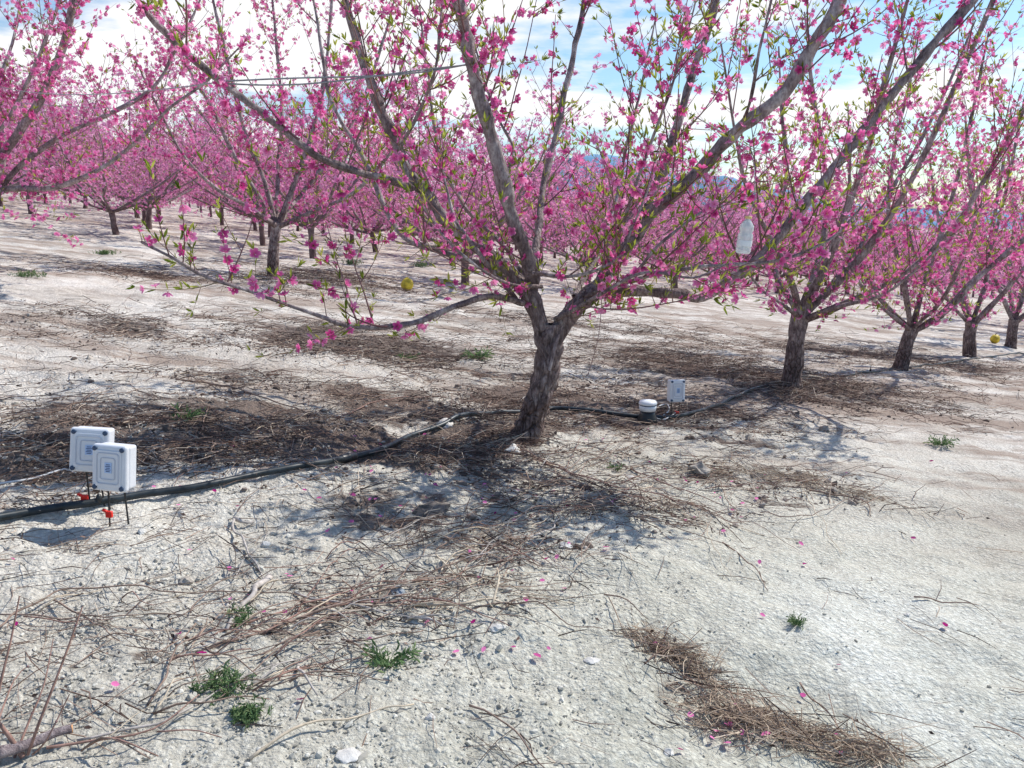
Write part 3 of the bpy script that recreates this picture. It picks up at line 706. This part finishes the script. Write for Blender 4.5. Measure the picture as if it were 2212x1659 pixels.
junction_box((195,1098),(197,971),80,96,R(8),R(6),'rear of the two grey plastic boxes on stakes at left, partly covered by the other',[(-.22,0),(.12,0),(.3,0)],-.3)
junction_box((238,1134),(246,1008),80,102,R(-8),R(3),'front grey plastic box on two black stakes at left, blue label on its lid',[(-.25,0),(.22,0)],-.22)
junction_box((1461,905),(1461,844),36,50,R(12),R(2),'small light grey box on stakes right of the white lidded sensor',[(-.25,0),(.25,0)],.1)
g0=G(1398,912); sroot=empty('soil_sensor',g0,'small round sensor with white domed lid on a black base beside the hose','sensor')
r=pxm(19,float(g0[1]))
MB().add(*lathe([(0,-.03),(r*1.15,-.03),(r*1.15,.03),(r*.9,.075),(r*.88,.1),(0,.1)],28)).build('base',M_black,sroot)
MB().add(*lathe([(r*.6,.1),(r*.95,.105),(r*1.,.13),(r*1.,.15),(0,.15)],28)).build('bowl',M_white,sroot)
MB().add(*lathe([(r*.9,.156),(r*1.05,.159),(r*1.06,.17),(r*.95,.185),(r*.4,.195),(0,.196)],28)).build('lid',M_white,sroot)
MB().add(*lathe([(r*.96,.1505),(r*1.02,.152),(r*.96,.1555)],28)).build('seal_ring',M_screw,sroot)

# ------------------------------------------------------------------ bottle, yellow balls, wires
Yb=Y0-1.0; top=P(1612,466,Yb); bot=P(1604,548,Yb); hb=np.linalg.norm(top-bot); rb=pxm(15.5,Yb)
broot=empty('plastic_bottle',bot,'clear white plastic bottle with yellow cap hanging among the blossoms','bottle')
broot.rotation_euler=(0,R(6),0)
pr=[(0,0),(rb*.8,0),(rb*.98,hb*.05),(rb,hb*.12),(rb*.94,hb*.16),(rb,hb*.42),(rb*1.0,hb*.5),(rb*.8,hb*.56),(rb*.95,hb*.64),(rb*.9,hb*.74),(rb*.5,hb*.86),(rb*.3,hb*.9),(rb*.3,hb*.93)]
MB().add(*lathe(pr,24)).build('bottle_body',M_bottle,broot)
MB().add(*lathe([(rb*.36,hb*.925),(rb*.46,hb*.93),(rb*.46,hb*.99),(0,hb*1.)],18)).build('cap',M_cap,broot)
MB().add(*lathe([(rb*1.006,hb*.2),(rb*1.015,hb*.21),(rb*1.015,hb*.34),(rb*1.006,hb*.35)],24)).build('wrapper',M_white,broot)
MB().add(*tube(np.array([[0,0,hb],[0.02,0,hb+.1],[.1,.4,hb+.3],[.16,.75,hb+.42]]),.002,4)).build('string',M_wire,broot)
def yball(px,py,rp,label):
    g0=G(px,py+rp); r=pxm(rp,float(g0[1])); prf=[(r*math.sin(t),r-r*math.cos(t)) for t in np.linspace(0,math.pi,14)]
    v,f=lathe(prf,22); v=v*(1+(vnoise(v[:,0]*14,v[:,2]*14+v[:,1]*9,3)-.5)*.14)[:,None]
    ro=empty('yellow_ball',g0,label,'ball','yellow balls lying on the soil')
    MB().add(v,f).build('shell',M_yellow,ro); MB().add(*tube(np.array([[0,0,2*r-.01],[.01,0,2*r+.02],[.03,0,2*r+.03]]),[.012,.01,.008],7,0,True)).build('stem',M_stick,ro)
yball(880,614,14,'mottled yellow ball on the ground behind the low left limb of the large tree')
yball(2148,732,10,'small yellow ball on the ground at the far right edge')
def wire(a,b_,sag,label,n=1,r=.0035):
    A_,B_=P(*a),P(*b_)
    t=np.linspace(0,1,24)[:,None]; pts=A_+(B_-A_)*t; pts[:,2]-=(sag*4*t*(1-t))[:,0]
    mb=MB()
    if n==1: mb.add(*tube(pts-A_,r,5))
    else:
        for s_ in (-1,1):
            q=pts.copy(); q[:,2]+=s_*.012*np.sin(t[:,0]*6)+s_*.006; mb.add(*tube(q-A_,r,5))
    o=mb.build('tie_wire',M_wire); o.location=A_; tag(o,label,'wire')
wire((480,178,Y0-.55),(1020,138,Y0-.27),.03,'doubled tie cable stretched between two limbs at upper left of the large tree',2,.005)
wire((-20,182,11.8),(470,178,Y0-.5),.1,'thin wire running from the left edge to the large tree',1,.004)
wire((-20,218,16),(700,235,18),.1,'lower thin wire behind the left limbs',1,.006)
wire((1490,245,Y0),(1990,470,11),.1,'thin wire sloping down to the right between the trees',1,.004)

# ------------------------------------------------------------------ pebbles, litter
ico=bmesh.new(); bmesh.ops.create_icosphere(ico,subdivisions=1,radius=1); IV=np.array([v_.co[:] for v_ in ico.verts]); IF=np.array([[v_.index for v_ in f_.verts] for f_ in ico.faces]); ico.free()
n=34000; px=rng.uniform(-250,2450,n); py=1700-(rng.random(n)**1.0)*830
x,y,z=Garr(px,py); den=vnoise(x*1.7,y*1.7,21)*.7+vnoise(x*6,y*6,22)*.5; right=np.clip((px-1000)/700,0,1)
keep=rng.random(n)<np.clip(den*1.5-.45,0.03,1)*(1-.75*right); x,y,z,right=x[keep],y[keep],z[keep],right[keep]; n=len(x)
s=np.minimum(.0025+rng.exponential(.0022,n),.016)*(.8+.08*np.minimum(y,6))*(1-.4*right)
IVj=IV*(1+rng.normal(size=(len(IV),1))*.15)
v,f,t=scatter(IVj,IF,np.stack([x,y,z+s*.1],-1),rng.normal(size=(n,3))*[.4,.4,1],np.stack([s*rng.uniform(.8,1.5,n),s*rng.uniform(.7,1.2,n),s*rng.uniform(.5,.9,n)],-1),rng.random(n))
tag(MB().add(v,f,0,t).build('gravel',M_peb,smooth=False),'small clods and grit strewn over the pale soil','gravel',kind='stuff')
SV=np.array([(1,0,-.5),(-.5,.87,-.5),(-.5,-.87,-.5),(7.,2.6,-.05),(5.8,3.3,-.05),(5.5,1.5,-.05),(-1.4,3,.5),(-2.3,3.5,.5),(-2.3,2.5,.5)])
SF=np.array([(0,1,4),(0,4,3),(1,2,5),(1,5,4),(2,0,3),(2,3,5),(3,4,7),(3,7,6),(4,5,8),(4,8,7),(5,3,6),(5,6,8)])
mb=MB(); lb=MB(); cb_=MB()
def gate(x,y): return (rng.random(len(x))<np.clip((vnoise(x*2.2,y*4.,61)*.6+vnoise(x*6,y*9,62)*.5-.34)*3.4,.04,1))&off_hose(x,y)
for (a,b_,rx,ry,st) in WP:
    area=rx*ry; base_n=int(min(3800,90+area*1050)*st)
    n=int(base_n*1.); x=a+rng.normal(size=n)*rx*.75; y=b_+rng.normal(size=n)*ry*.8
    ok=(y>1.1)&gate(x,y); x,y=x[ok],y[ok]; n=len(x)
    th=rng.normal(size=n)*.9+random.choice((0,.3,-.3)); L_=rng.uniform(.04,.28,n)*(1+.06*y); r_=rng.uniform(.0009,.0024,n)*(1+.07*y)
    v,f,t=scatter(SV,SF,np.stack([x,y,gh(x,y)+.012+rng.random(n)*.035],-1),np.stack([np.cos(th),np.sin(th),rng.normal(size=n)*.14],-1),np.stack([r_,r_,L_],-1),rng.random(n)**1.1); mb.add(v,f,0,t)
    n2=int(base_n*1.3); x=a+rng.normal(size=n2)*rx*.65; y=b_+rng.normal(size=n2)*ry*.7; s=rng.uniform(.008,.026,n2)*(1+.04*y)
    ok=(y>1.1)&gate(x,y); x,y,s=x[ok],y[ok],s[ok]; n2=len(x)
    v,f,t=scatter(LfV*[2,2,1],LfT,np.stack([x,y,gh(x,y)+.008+rng.random(n2)*.014],-1),np.stack([rng.normal(size=n2),rng.normal(size=n2),rng.normal(size=n2)*.3],-1),s,rng.random(n2)**1.5*.8); lb.add(v,f,0,t)
    n3=int(base_n*.5); x=a+rng.normal(size=n3)*rx*.6; y=b_+rng.normal(size=n3)*ry*.6; ok=(y>3.6)&(y<9)&gate(x,y); x,y=x[ok],y[ok]; n3=len(x); s=np.minimum(.005+rng.exponential(.006,n3),.03)
    if n3:
        v,f,t=scatter(IVj,IF,np.stack([x,y,gh(x,y)+s*.15],-1),rng.normal(size=(n3,3))*[.4,.4,1],np.stack([s*1.2,s,s*.75],-1),rng.random(n3)); cb_.add(v,f,0,t)
n=3200; px=rng.uniform(-200,2400,n); py=rng.uniform(600,1640,n); keep=rng.random(n)<np.where(px>1300,.22,.85); px,py=px[keep],py[keep]; x,y,z=Garr(px,py)
ok=(y<22)&(rng.random(len(x))<np.clip((vnoise(x*1.5,y*1.5,91)-.4)*4,.05,1))&off_hose(x,y); x,y,z=x[ok],y[ok],z[ok]; n=len(x)
th=rng.normal(size=n)*1.; L_=rng.uniform(.05,.25,n)*(1+.05*y); r_=rng.uniform(.0007,.0017,n)*(1+.12*y)
v,f,t=scatter(SV,SF,np.stack([x,y,z+.012],-1),np.stack([np.cos(th),np.sin(th),rng.normal(size=n)*.07],-1),np.stack([r_,r_,L_],-1),rng.random(n)); mb.add(v,f,0,t)
tag(mb.build('twig_litter',M_dry,smooth=False),'fine dry twig litter strewn over the soil','litter',kind='stuff')
tag(lb.build('leaf_litter',M_dry,smooth=False),'crumbled dark dry leaves covering the soil in patches','litter',kind='stuff')
M_clod=tinted('clod_earth',[(0,(.09,.07,.06)),(.5,(.24,.19,.16)),(1,(.5,.45,.39))],.95)
for k in range(1): cb_o=cb_.build('dark_clods',M_clod,smooth=False)
tag(cb_o,'small dark earth clods along the littered strip of the row','clods',kind='stuff')
def straw_pile(pts,wd,n,label,ang0):
    W_=np.array([G(a,b_) for a,b_ in pts]); c_=W_[0].copy(); t=rng.random(n)*(len(W_)-1); i_=np.minimum(t.astype(int),len(W_)-2); f_=(t-i_)[:,None]
    q=W_[i_]+(W_[i_+1]-W_[i_])*f_; x=q[:,0]+rng.normal(size=n)*wd; y=q[:,1]+rng.normal(size=n)*wd*.6
    ok=rng.random(n)<np.clip((vnoise(x*5,y*5,93)-.2)*2.5,.1,1); x,y=x[ok],y[ok]; n=len(x)
    th=ang0+rng.normal(size=n)*.8; L_=rng.uniform(.03,.22,n); r_=rng.uniform(.0008,.0019,n)
    v,f,t=scatter(SV,SF,np.stack([x,y,gh(x,y)+.006+rng.random(n)*.025],-1),np.stack([np.cos(th),np.sin(th),rng.normal(size=n)*.2],-1),np.stack([r_,r_,L_],-1),rng.random(n))
    o=MB().add(v,f,0,t).build('dry_stalks',M_straw,None,c_,smooth=False); o.location=c_; tag(o,label,'straw',kind='stuff')
straw_pile([(1530,1520),(1640,1565),(1760,1590),(1900,1640)],.085,950,'wide drift of broken straw at the bottom right of the view',-.45)
straw_pile([(1375,1370),(1430,1410),(1500,1440),(1540,1500)],.04,330,'narrow trail of straw above the wide straw drift',-.8)
straw_pile([(1450,1025),(1600,1025),(1750,1040),(1900,1085)],.10,620,'long thin drift of reddish dry stalks right of the grey stone',-.15)

# ------------------------------------------------------------------ named sticks
K=[([(430,1412),(640,1352),(860,1282),(1000,1243),(1112,1214)],.0055,M_stick,'longest brown stick crossing the litter in front of the large tree'),
([(450,1375),(640,1325),(800,1270),(930,1262)],.004,M_stickr,'reddish stick lying just above the longest brown stick'),
([(-30,1372),(120,1300),(260,1280),(450,1292),(700,1304),(900,1310)],.004,M_stick,'long thin twig crossing the lower left soil'),
([(0,1335),(230,1345),(480,1352),(700,1400)],.003,M_stick,'hair thin twig running across the lower left, below the long thin twig'),
([(580,1250),(545,1295),(492,1362)],.014,M_stickg,'grey weathered flat piece of wood standing out at lower left'),
([(900,1312),(990,1316),(1062,1310),(1115,1316)],.008,M_sticky,'pale split stick with broken end at the right tip of the brushwood'),
([(1062,1318),(1072,1298),(1078,1275)],.007,M_sticky,'short upright splinter at the end of the pale split stick'),
([(980,1212),(1060,1165),(1130,1120),(1192,1090)],.005,M_sticky,'pale bent stick below the trunk of the large tree'),
([(1145,1172),(1195,1150),(1212,1115),(1216,1075)],.005,M_stickg,'whitish curved root near the dark clods'),
([(1110,965),(1200,1018),(1330,1058),(1500,1092)],.006,M_stickr,'long reddish stick slanting right from the foot of the large trunk'),
([(1130,1000),(1240,985),(1320,958)],.005,M_stick,'short brown stick just below the base of the large trunk'),
([(1180,1005),(1300,1060),(1420,1100),(1500,1130)],.005,M_stick,'thin brown stick parallel to and below the long reddish stick'),
([(380,822),(470,838),(560,862),(700,905)],.009,M_stick,'brown branch lying behind the hose at left'),
([(730,905),(830,870),(960,860)],.0065,M_stickr,'reddish twig lying behind the hose near the large trunk'),
([(400,990),(560,975),(720,990)],.006,M_stick,'brown stick in the dark litter just behind the hose'),
([(740,1160),(800,1195),(850,1232)],.004,M_stick,'thin slanting twig in the pebbly soil left of the middle'),
([(1018,1530),(1090,1580),(1175,1668)],.004,M_stick,'dark twig slanting down to the bottom edge'),
([(540,1640),(620,1600),(740,1565),(900,1525)],.005,M_sticky,'pale dry stalk near the bottom edge'),
([(165,1612),(290,1590),(400,1555),(520,1470),(650,1430)],.0045,M_stickg,'grey stick running from the cut branch towards the middle'),
([(1730,1478),(1770,1530),(1830,1600)],.0035,M_stick,'dark twig lying across the wide straw drift'),
([(1973,1294),(2050,1306),(2112,1312)],.004,M_stick,'short twig alone on the pale soil at right'),
([(1750,1062),(1820,1078),(1868,1092),(1882,1118)],.006,M_stick,'bent brown twig at the right end of the dry stalks'),
([(1545,1030),(1570,1080),(1600,1130)],.0035,M_stick,'thin twig running down from the grey stone'),
([(1305,1288),(1350,1310),(1395,1342)],.0035,M_stick,'tiny slanting twig below the middle of the view'),
([(1560,1172),(1610,1220),(1662,1282)],.004,M_stick,'slanting twig on the bare soil right of the middle'),
([(648,1440),(660,1475),(682,1512)],.006,M_stickg,'short grey stub beside the green weeds'),
([(498,1130),(530,1190),(570,1262)],.0065,M_stickg,'grey forked twig lying left of the middle, below the hose'),
([(500,1128),(525,1138),(552,1132)],.012,M_stickg,'short grey chunk of bark just below the hose'),
([(1720,815),(1780,822),(1830,845)],.018,M_sticky,'pale bark strip beside the second trunk of the front row'),
([(1640,1110),(1750,1120),(1950,1030)],.0035,M_stick,'long fine twig on the pale soil right of the dry stalks'),
([(640,1290),(800,1330),(940,1350)],.005,M_stickg,'grey stick lying across the brushwood heap'),
([(560,1372),(700,1322),(830,1318),(985,1302)],.0045,M_stickr,'red brown curved stick in the brushwood heap'),
([(740,1385),(830,1395),(920,1370)],.004,M_stick,'lower brown stick of the brushwood heap'),
([(890,1340),(930,1352),(965,1362)],.008,M_stickg,'short knobbly grey stick right of the brushwood heap'),
([(1330,1000),(1450,1060),(1560,1090)],.005,M_stickr,'reddish stick ending left of the dry stalks'),
([(180,1010),(330,1030),(430,1000)],.005,M_stick,'stick behind the hose right of the two grey boxes'),
([(1120,870),(1180,835),(1215,825)],.006,M_stickg,'grey stick leaning behind the large trunk'),
([(430,960),(445,900),(450,880)],.005,M_stick,'thin stick poking up from the shaded litter behind the hose')]
for pts,r_,m_,lab in K:
    zz=[.010+(.015 if 0<k<len(pts)-1 else 0) for k in range(len(pts))]
    if 'upright' in lab: zz=[.01,.04,.09]
    ground_tube('stick',pts,r_,m_,lab,'stick',group='pruned sticks on the soil',taper=.45,z=zz)
drifts=[((380,1420),(1080,1220),26),((380,1420),(1080,1220),26),((500,1370),(1100,1300),24),((900,1160),(1400,1060),26),((1100,970),(1560,1110),22),((100,900),(1000,900),34),((1150,1060),(1320,1000),30),((0,1380),(650,1290),36),((1380,930),(1750,1020),20),((150,1620),(640,1430),26),((700,1200),(1150,1180),30)]
for k in range(250):
    A_,B_,sp_=random.choice(drifts); t_=random.random()
    px_=A_[0]+(B_[0]-A_[0])*t_+random.gauss(0,20); py_=A_[1]+(B_[1]-A_[1])*t_+random.gauss(0,sp_)
    base_a=math.atan2(B_[1]-A_[1],B_[0]-A_[0])
    if px_<-50 or px_>1900: continue
    a_=base_a+random.gauss(0,.4); l_=random.uniform(80,270); bx,by=math.cos(a_)*l_,math.sin(a_)*l_*.8
    if py_+by>1655 or py_+by<800: by*=.2
    ground_tube('twig',[(px_,py_),(px_+bx*.3,py_+by*.3+random.uniform(-7,7)),(px_+bx*.65,py_+by*.65+random.uniform(-7,7)),(px_+bx,py_+by)],random.uniform(.0018,.004),random.choice([M_stick,M_stickr,M_sticky,M_stick,M_stickg]),'thin pruned twig among the loose brushwood around the large tree','twig',group='thin pruned twigs of the loose brushwood',taper=.5,z=[.012,random.uniform(.015,.05),random.uniform(.015,.05),.015],sides=5)

# cut branch at the lower left
o0=G(60,1640); br=empty('cut_branch',o0,'cut branch with upright reddish shoots in the lower left corner','branch')
Yc=float(o0[1])
pts=[G(-140,1668,.03),G(-20,1650,.03),G(60,1632,.035),G(120,1610,.04),G(158,1600,.04)]
pp,r2=smooth_path(pts,[.019,.017,.015,.013,.012],.03); MB().add(*tube(pp,r2,14,.2,False),tint=0.).build('stem',M_bark,br,o0)
MB().add(*tube(np.array([pp[-1]-nrm(pp[-1]-pp[-2])*.002,pp[-1]+nrm(pp[-1]-pp[-2])*.003]),[.0118,.011],12,0,True)).build('cut_end',M_cut,br,o0)
for pts,w_ in ([[(60,1630,0),(85,1560,0),(120,1470,.05),(150,1390,.1),(178,1310,.15)],8],[[(-30,1640,0),(0,1480,.05),(22,1390,.1),(42,1288,.15)],8],[[(50,1635,0),(20,1590,0),(-20,1540,.0)],14],
   [[(70,1630,0),(100,1600,-.05),(140,1520,0),(150,1500,0)],5],[[(30,1640,0),(70,1540,.1),(95,1480,.15),(115,1380,.25)],6],[[(100,1615,0),(200,1600,.05),(330,1575,.1),(430,1500,.25)],7],[[(-20,1600,0),(30,1470,.2),(60,1440,.25)],5]):
    q=[P(a,b_,Yc+c_) for a,b_,c_ in pts]; q,r2=smooth_path(q,np.linspace(pxm(w_/2,Yc),pxm(w_/5,Yc),len(q)),.04)
    so=MB().add(*tube(q,r2,7,.1)).build('shoot',M_stickr,br,o0)
    bb=[(q[i_]-o0,rv()) for i_ in range(3,len(q),4)]; v,f,t=scatter(IV,IF,[c_[0] for c_ in bb],[c_[1] for c_ in bb],[.004]*len(bb),[.3]*len(bb)); MB().add(v,f,0,t).build('buds',M_twig,so)

# ------------------------------------------------------------------ rocks
bmi=bmesh.new(); bmesh.ops.create_icosphere(bmi,subdivisions=3,radius=1); RV=np.array([v_.co[:] for v_ in bmi.verts]); RF=np.array([[v_.index for v_ in f_.verts] for f_ in bmi.faces]); bmi.free()
for k,(px_,py_,w_,flat,m_,lab) in enumerate([
(1512,1022,46,.8,M_rock,'grey brown angular stone, the largest at right of the middle'),(962,918,38,.55,M_rockw,'rounded pale stone just behind the hose'),(1105,976,46,.55,M_rockw,'pale stone touching the foot of the large trunk'),
(1060,984,26,.6,M_rock,'small brown stone left of the foot of the large trunk'),(955,1228,28,.8,M_rock,'brown stone in the brushwood below the middle'),(860,1280,32,.5,M_rockb,'flat blue grey stone behind the brushwood heap'),
(1070,1358,34,.4,M_rockw,'flat white stone under the end of the pale split stick'),(930,1552,22,.8,M_rockw,'white angular stone near the bottom, left of the dark twig'),(1445,1626,24,.6,M_rockw,'white stone by the bottom edge left of the straw drift'),
(1280,1428,30,.3,M_rockw,'flat pale stone on the bare soil below the middle'),(573,1180,20,.8,M_rockw,'white pebble beside the grey forked twig'),(306,1152,18,.8,M_rockw,'white pebble below the two grey boxes'),
(402,1256,28,.6,M_rock,'brown clod at left above the long thin twig'),(1222,1180,34,.3,M_rockw,'flat pale stone right of the whitish root'),(1780,930,24,.7,M_rock,'small stone at right beyond the dry stalks'),
(752,1632,56,.2,M_rockw,'broad flat pale slab at the bottom edge'),(930,1108,76,.42,M_rockd,'large dark clod of earth in front of the hose'),(800,1140,50,.38,M_rockd,'dark earth clod left of the large dark one'),(1275,1095,56,.35,M_rockd,'dark clod among the sticks right of the middle'),
(940,1012,26,.6,M_rock,'brown stone just below the hose'),(640,1265,22,.7,M_rock,'brown stone above the brushwood heap'),(1360,1030,24,.3,M_rockw,'pale flat chip right of the long reddish stick'),(1960,1330,14,.6,M_rockw,'white chip alone on the right soil'),(205,1345,24,.6,M_rock,'brown clod at the lower left between thin twigs')]):
    g0=G(px_,py_); r_=pxm(w_/2,float(g0[1])); v=RV.copy(); q=k*7.3
    for ax in range(3): v[:,ax]+= (vnoise(RV[:,(ax+1)%3]*1.3+q,RV[:,(ax+2)%3]*1.3+RV[:,ax]+q,k)-.5)*.7
    v=v*(1+(vnoise(v[:,0]*4+q,v[:,1]*4+v[:,2]*3,k+3)-.5)*.25)[:,None]; v=v*[r_,r_*.9,r_*flat]
    a_=q; v=np.stack([v[:,0]*math.cos(a_)-v[:,1]*math.sin(a_),v[:,0]*math.sin(a_)+v[:,1]*math.cos(a_),v[:,2]+r_*flat*.3],-1)
    o=MB().add(v,RF).build('stone',m_,smooth=False); o.location=g0; tag(o,lab,'stone','stones on the soil')

# ------------------------------------------------------------------ weeds
def weed(px_,py_,rp,kind,label,hp=.5):
    g0=G(px_,py_); r_=pxm(rp,float(g0[1])); root=empty('weed',g0,label,'weed','green weeds on the soil'); random.seed(int(px_*7+py_))
    pos=[];dr=[];sz=[]; st=MB()
    if kind=='rosette':
        for k in range(26):
            a_=random.uniform(0,6.28); e=random.uniform(.1,.9); d=nrm(np.array([math.cos(a_),math.sin(a_),e*hp*1.6])); L_=r_*random.uniform(.6,1.1)
            st.add(*tube(np.array([[0,0,0],d*L_*.5+[0,0,.01],d*L_]),[.0015,.0012,.0008],3),tint=.4)
            for q in range(7):
                t=.3+.7*q/6; pos.append(d*L_*t); dr.append(nrm(d*.7+rv()*.8)); sz.append(L_*.34)
    else:
        for k in range(60):
            b_=np.array([random.gauss(0,.4)*r_,random.gauss(0,.3)*r_,0]); d=nrm(np.array([random.gauss(0,.5),random.gauss(0,.5),1])); L_=r_*hp*random.uniform(.5,1.1)
            st.add(*tube(np.array([b_,b_+d*L_*.5,b_+d*L_]),[.0013,.001,.0006],3),tint=.3)
            for q in range(12): t=random.uniform(.2,1); pos.append(b_+d*L_*t); dr.append(nrm(d*.4+rv())); sz.append(random.uniform(.008,.018)*(1+.1*g0[1]))
    st.build('stems',M_weed,root)
    v,f,t=scatter(FoV*[1.2,1,1],FoT,pos,dr,sz,rng.random(len(pos))); MB().add(v,f,0,t).build('leaves',M_weed,root,smooth=False)
weed(840,1432,60,'rosette','grey green spreading weed right of the bushy clump, below the brushwood heap')
weed(480,1490,75,'bush','larger bushy clump of feathery green weed at lower left',.6)
weed(530,1550,50,'bush','smaller feathery green weed just below the larger clump',.5)
weed(525,1338,36,'rosette','small dark green weed under the grey flat wood')
weed(1722,1352,26,'rosette','tiny sparse weed on the pale soil at right',.9)
weed(2035,962,30,'rosette','small green tuft alone on the slope at far right',.6)
weed(1030,775,34,'rosette','low green weed behind the large trunk, left side',.5)
weed(880,778,26,'rosette','small green weed left of the low weed behind the trunk',.5)
weed(762,572,20,'bush','green tuft under the second row trees at left of the yellow ball',.6)
weed(912,578,34,'bush','wide green tuft between the trunks just above the yellow ball',.4)
weed(400,905,46,'rosette','dark green weed in the shade behind the hose',.4)
weed(60,600,40,'bush','dry green tuft at the left edge of the second row',.4)
weed(230,550,26,'bush','small green tuft on the pale strip at far left',.4)
weed(1330,1015,22,'rosette','small green seedling right of the large trunk',.6)

# ------------------------------------------------------------------ fallen petals
PV=np.array([(0,-1,0),(-.7,-.2,.25),(.7,-.2,.25),(-.5,.7,.3),(.5,.7,.3),(0,.1,0),(0,1,.2)])*.018
PF=np.array([(0,5,1),(0,2,5),(1,5,3),(5,2,4),(3,5,6),(5,4,6)])
pm=[MB().add(PV,PF,0,t).build('petal',M_petal).data for t in (0.,.35,.7,1.)]
for o in [o for o in bpy.data.objects if o.name.startswith('petal')]: bpy.data.objects.remove(o)
random.seed(3)
ppos=[(250,1488),(620,1248),(985,1416),(1045,1412),(385,1098),(940,1052),(500,968),(35,1355),(650,1520),(1730,1180),(2040,1357),(1973,1168),(2012,1000),(1310,1190),(1135,1305),(1070,1115),(1180,1215)]
while len(ppos)<150:
    ppos.append((random.gauss(900,380),random.choice([random.uniform(930,1100),random.uniform(1050,1450)])) if random.random()<.7 else (random.gauss(1550,60) if random.random()<.5 else random.gauss(1650,100),random.gauss(1570,40) if random.random()<.6 else random.gauss(1060,40)))
for (a,b_) in ppos:
    if not(0<a<2212 and b_<1650): continue
    g0=G(a,b_,.016); o=bpy.data.objects.new('fallen_petal',random.choice(pm)); COL.objects.link(o); o.location=g0; o.rotation_euler=(random.uniform(-.5,.5),random.uniform(-.5,.5),random.uniform(0,6.28)); s=random.uniform(.5,1.1)*min(1.,g0[1]/3.5+.25); o.scale=(s,s,s)
    tag(o,'small pink petal fallen on the soil around the large tree','petal','fallen pink petals on the soil')

# ------------------------------------------------------------------ light, sky, camera
EL=R(46); AZ=R(54)
sd=Vector((math.sin(AZ)*math.cos(EL),math.cos(AZ)*math.cos(EL),math.sin(EL)))
sun=bpy.data.lights.new('sun','SUN'); sun.energy=5.; sun.angle=R(.5); sun.color=(1,.965,.90)
so=bpy.data.objects.new('sun',sun); COL.objects.link(so); so.rotation_euler=(-sd).to_track_quat('-Z','Y').to_euler(); so.location=sd*20
w=bpy.data.worlds.new('World'); SC.world=w; w.use_nodes=True; nt=w.node_tree; bg=nt.nodes['Background']
sky=N(nt,'ShaderNodeTexSky',sky_type='NISHITA'); sky.sun_disc=False; sky.sun_elevation=EL; sky.sun_rotation=AZ; sky.air_density=1.2; sky.dust_density=.6; sky.ozone_density=2.
tc=N(nt,'ShaderNodeTexCoord'); sx=N(nt,'ShaderNodeSeparateXYZ'); nt.links.new(tc.outputs['Generated'],sx.inputs[0])
zz=math_n(nt,'ADD',math_n(nt,'MAXIMUM',sx.outputs[2],0.),.16)
cb=N(nt,'ShaderNodeCombineXYZ'); nt.links.new(math_n(nt,'DIVIDE',sx.outputs[0],zz),cb.inputs[0]); nt.links.new(math_n(nt,'DIVIDE',sx.outputs[1],zz),cb.inputs[1])
mp=N(nt,'ShaderNodeMapping'); mp.inputs['Location'].default_value=(3.1,.4,0); mp.inputs['Scale'].default_value=(.8,1.1,1); nt.links.new(cb.outputs[0],mp.inputs[0])
cn=noise_node(nt,1.3,9,mp.outputs[0],.55)
xb=math_n(nt,'MULTIPLY',sx.outputs[0],-.14)
hi_=math_n(nt,'MULTIPLY',math_n(nt,'MAXIMUM',math_n(nt,'SUBTRACT',sx.outputs[2],.4),0.),-1.2)
bh=math_n(nt,'MULTIPLY',math_n(nt,'MINIMUM',sx.outputs[1],0.),.5)
tot=math_n(nt,'ADD',math_n(nt,'ADD',cn.outputs[0],xb),math_n(nt,'ADD',hi_,bh))
cr=ramp(nt,[(.43,(0,0,0)),(.53,(1,1,1))]); nt.links.new(tot,cr.inputs[0])
skyc=mix(nt,sky.outputs[0],(1.0,1.22,1.42),1.,'MULTIPLY')
cc=mix(nt,skyc,(9.9,9.9,10.1),cr.outputs[0])
nt.links.new(cc,bg.inputs[0]); bg.inputs[1].default_value=.108
cam=bpy.data.cameras.new('camera'); cam.sensor_width=36; cam.lens=36*F/W; cam.clip_end=9000; cam.clip_start=.05
cob=bpy.data.objects.new('camera',cam); COL.objects.link(cob); cob.location=(0,0,CAMZ); cob.rotation_euler=(R(90)-PITCH,0,0); SC.camera=cob
SC.view_settings.view_transform='Standard'; SC.view_settings.look='None'; SC.view_settings.exposure=0
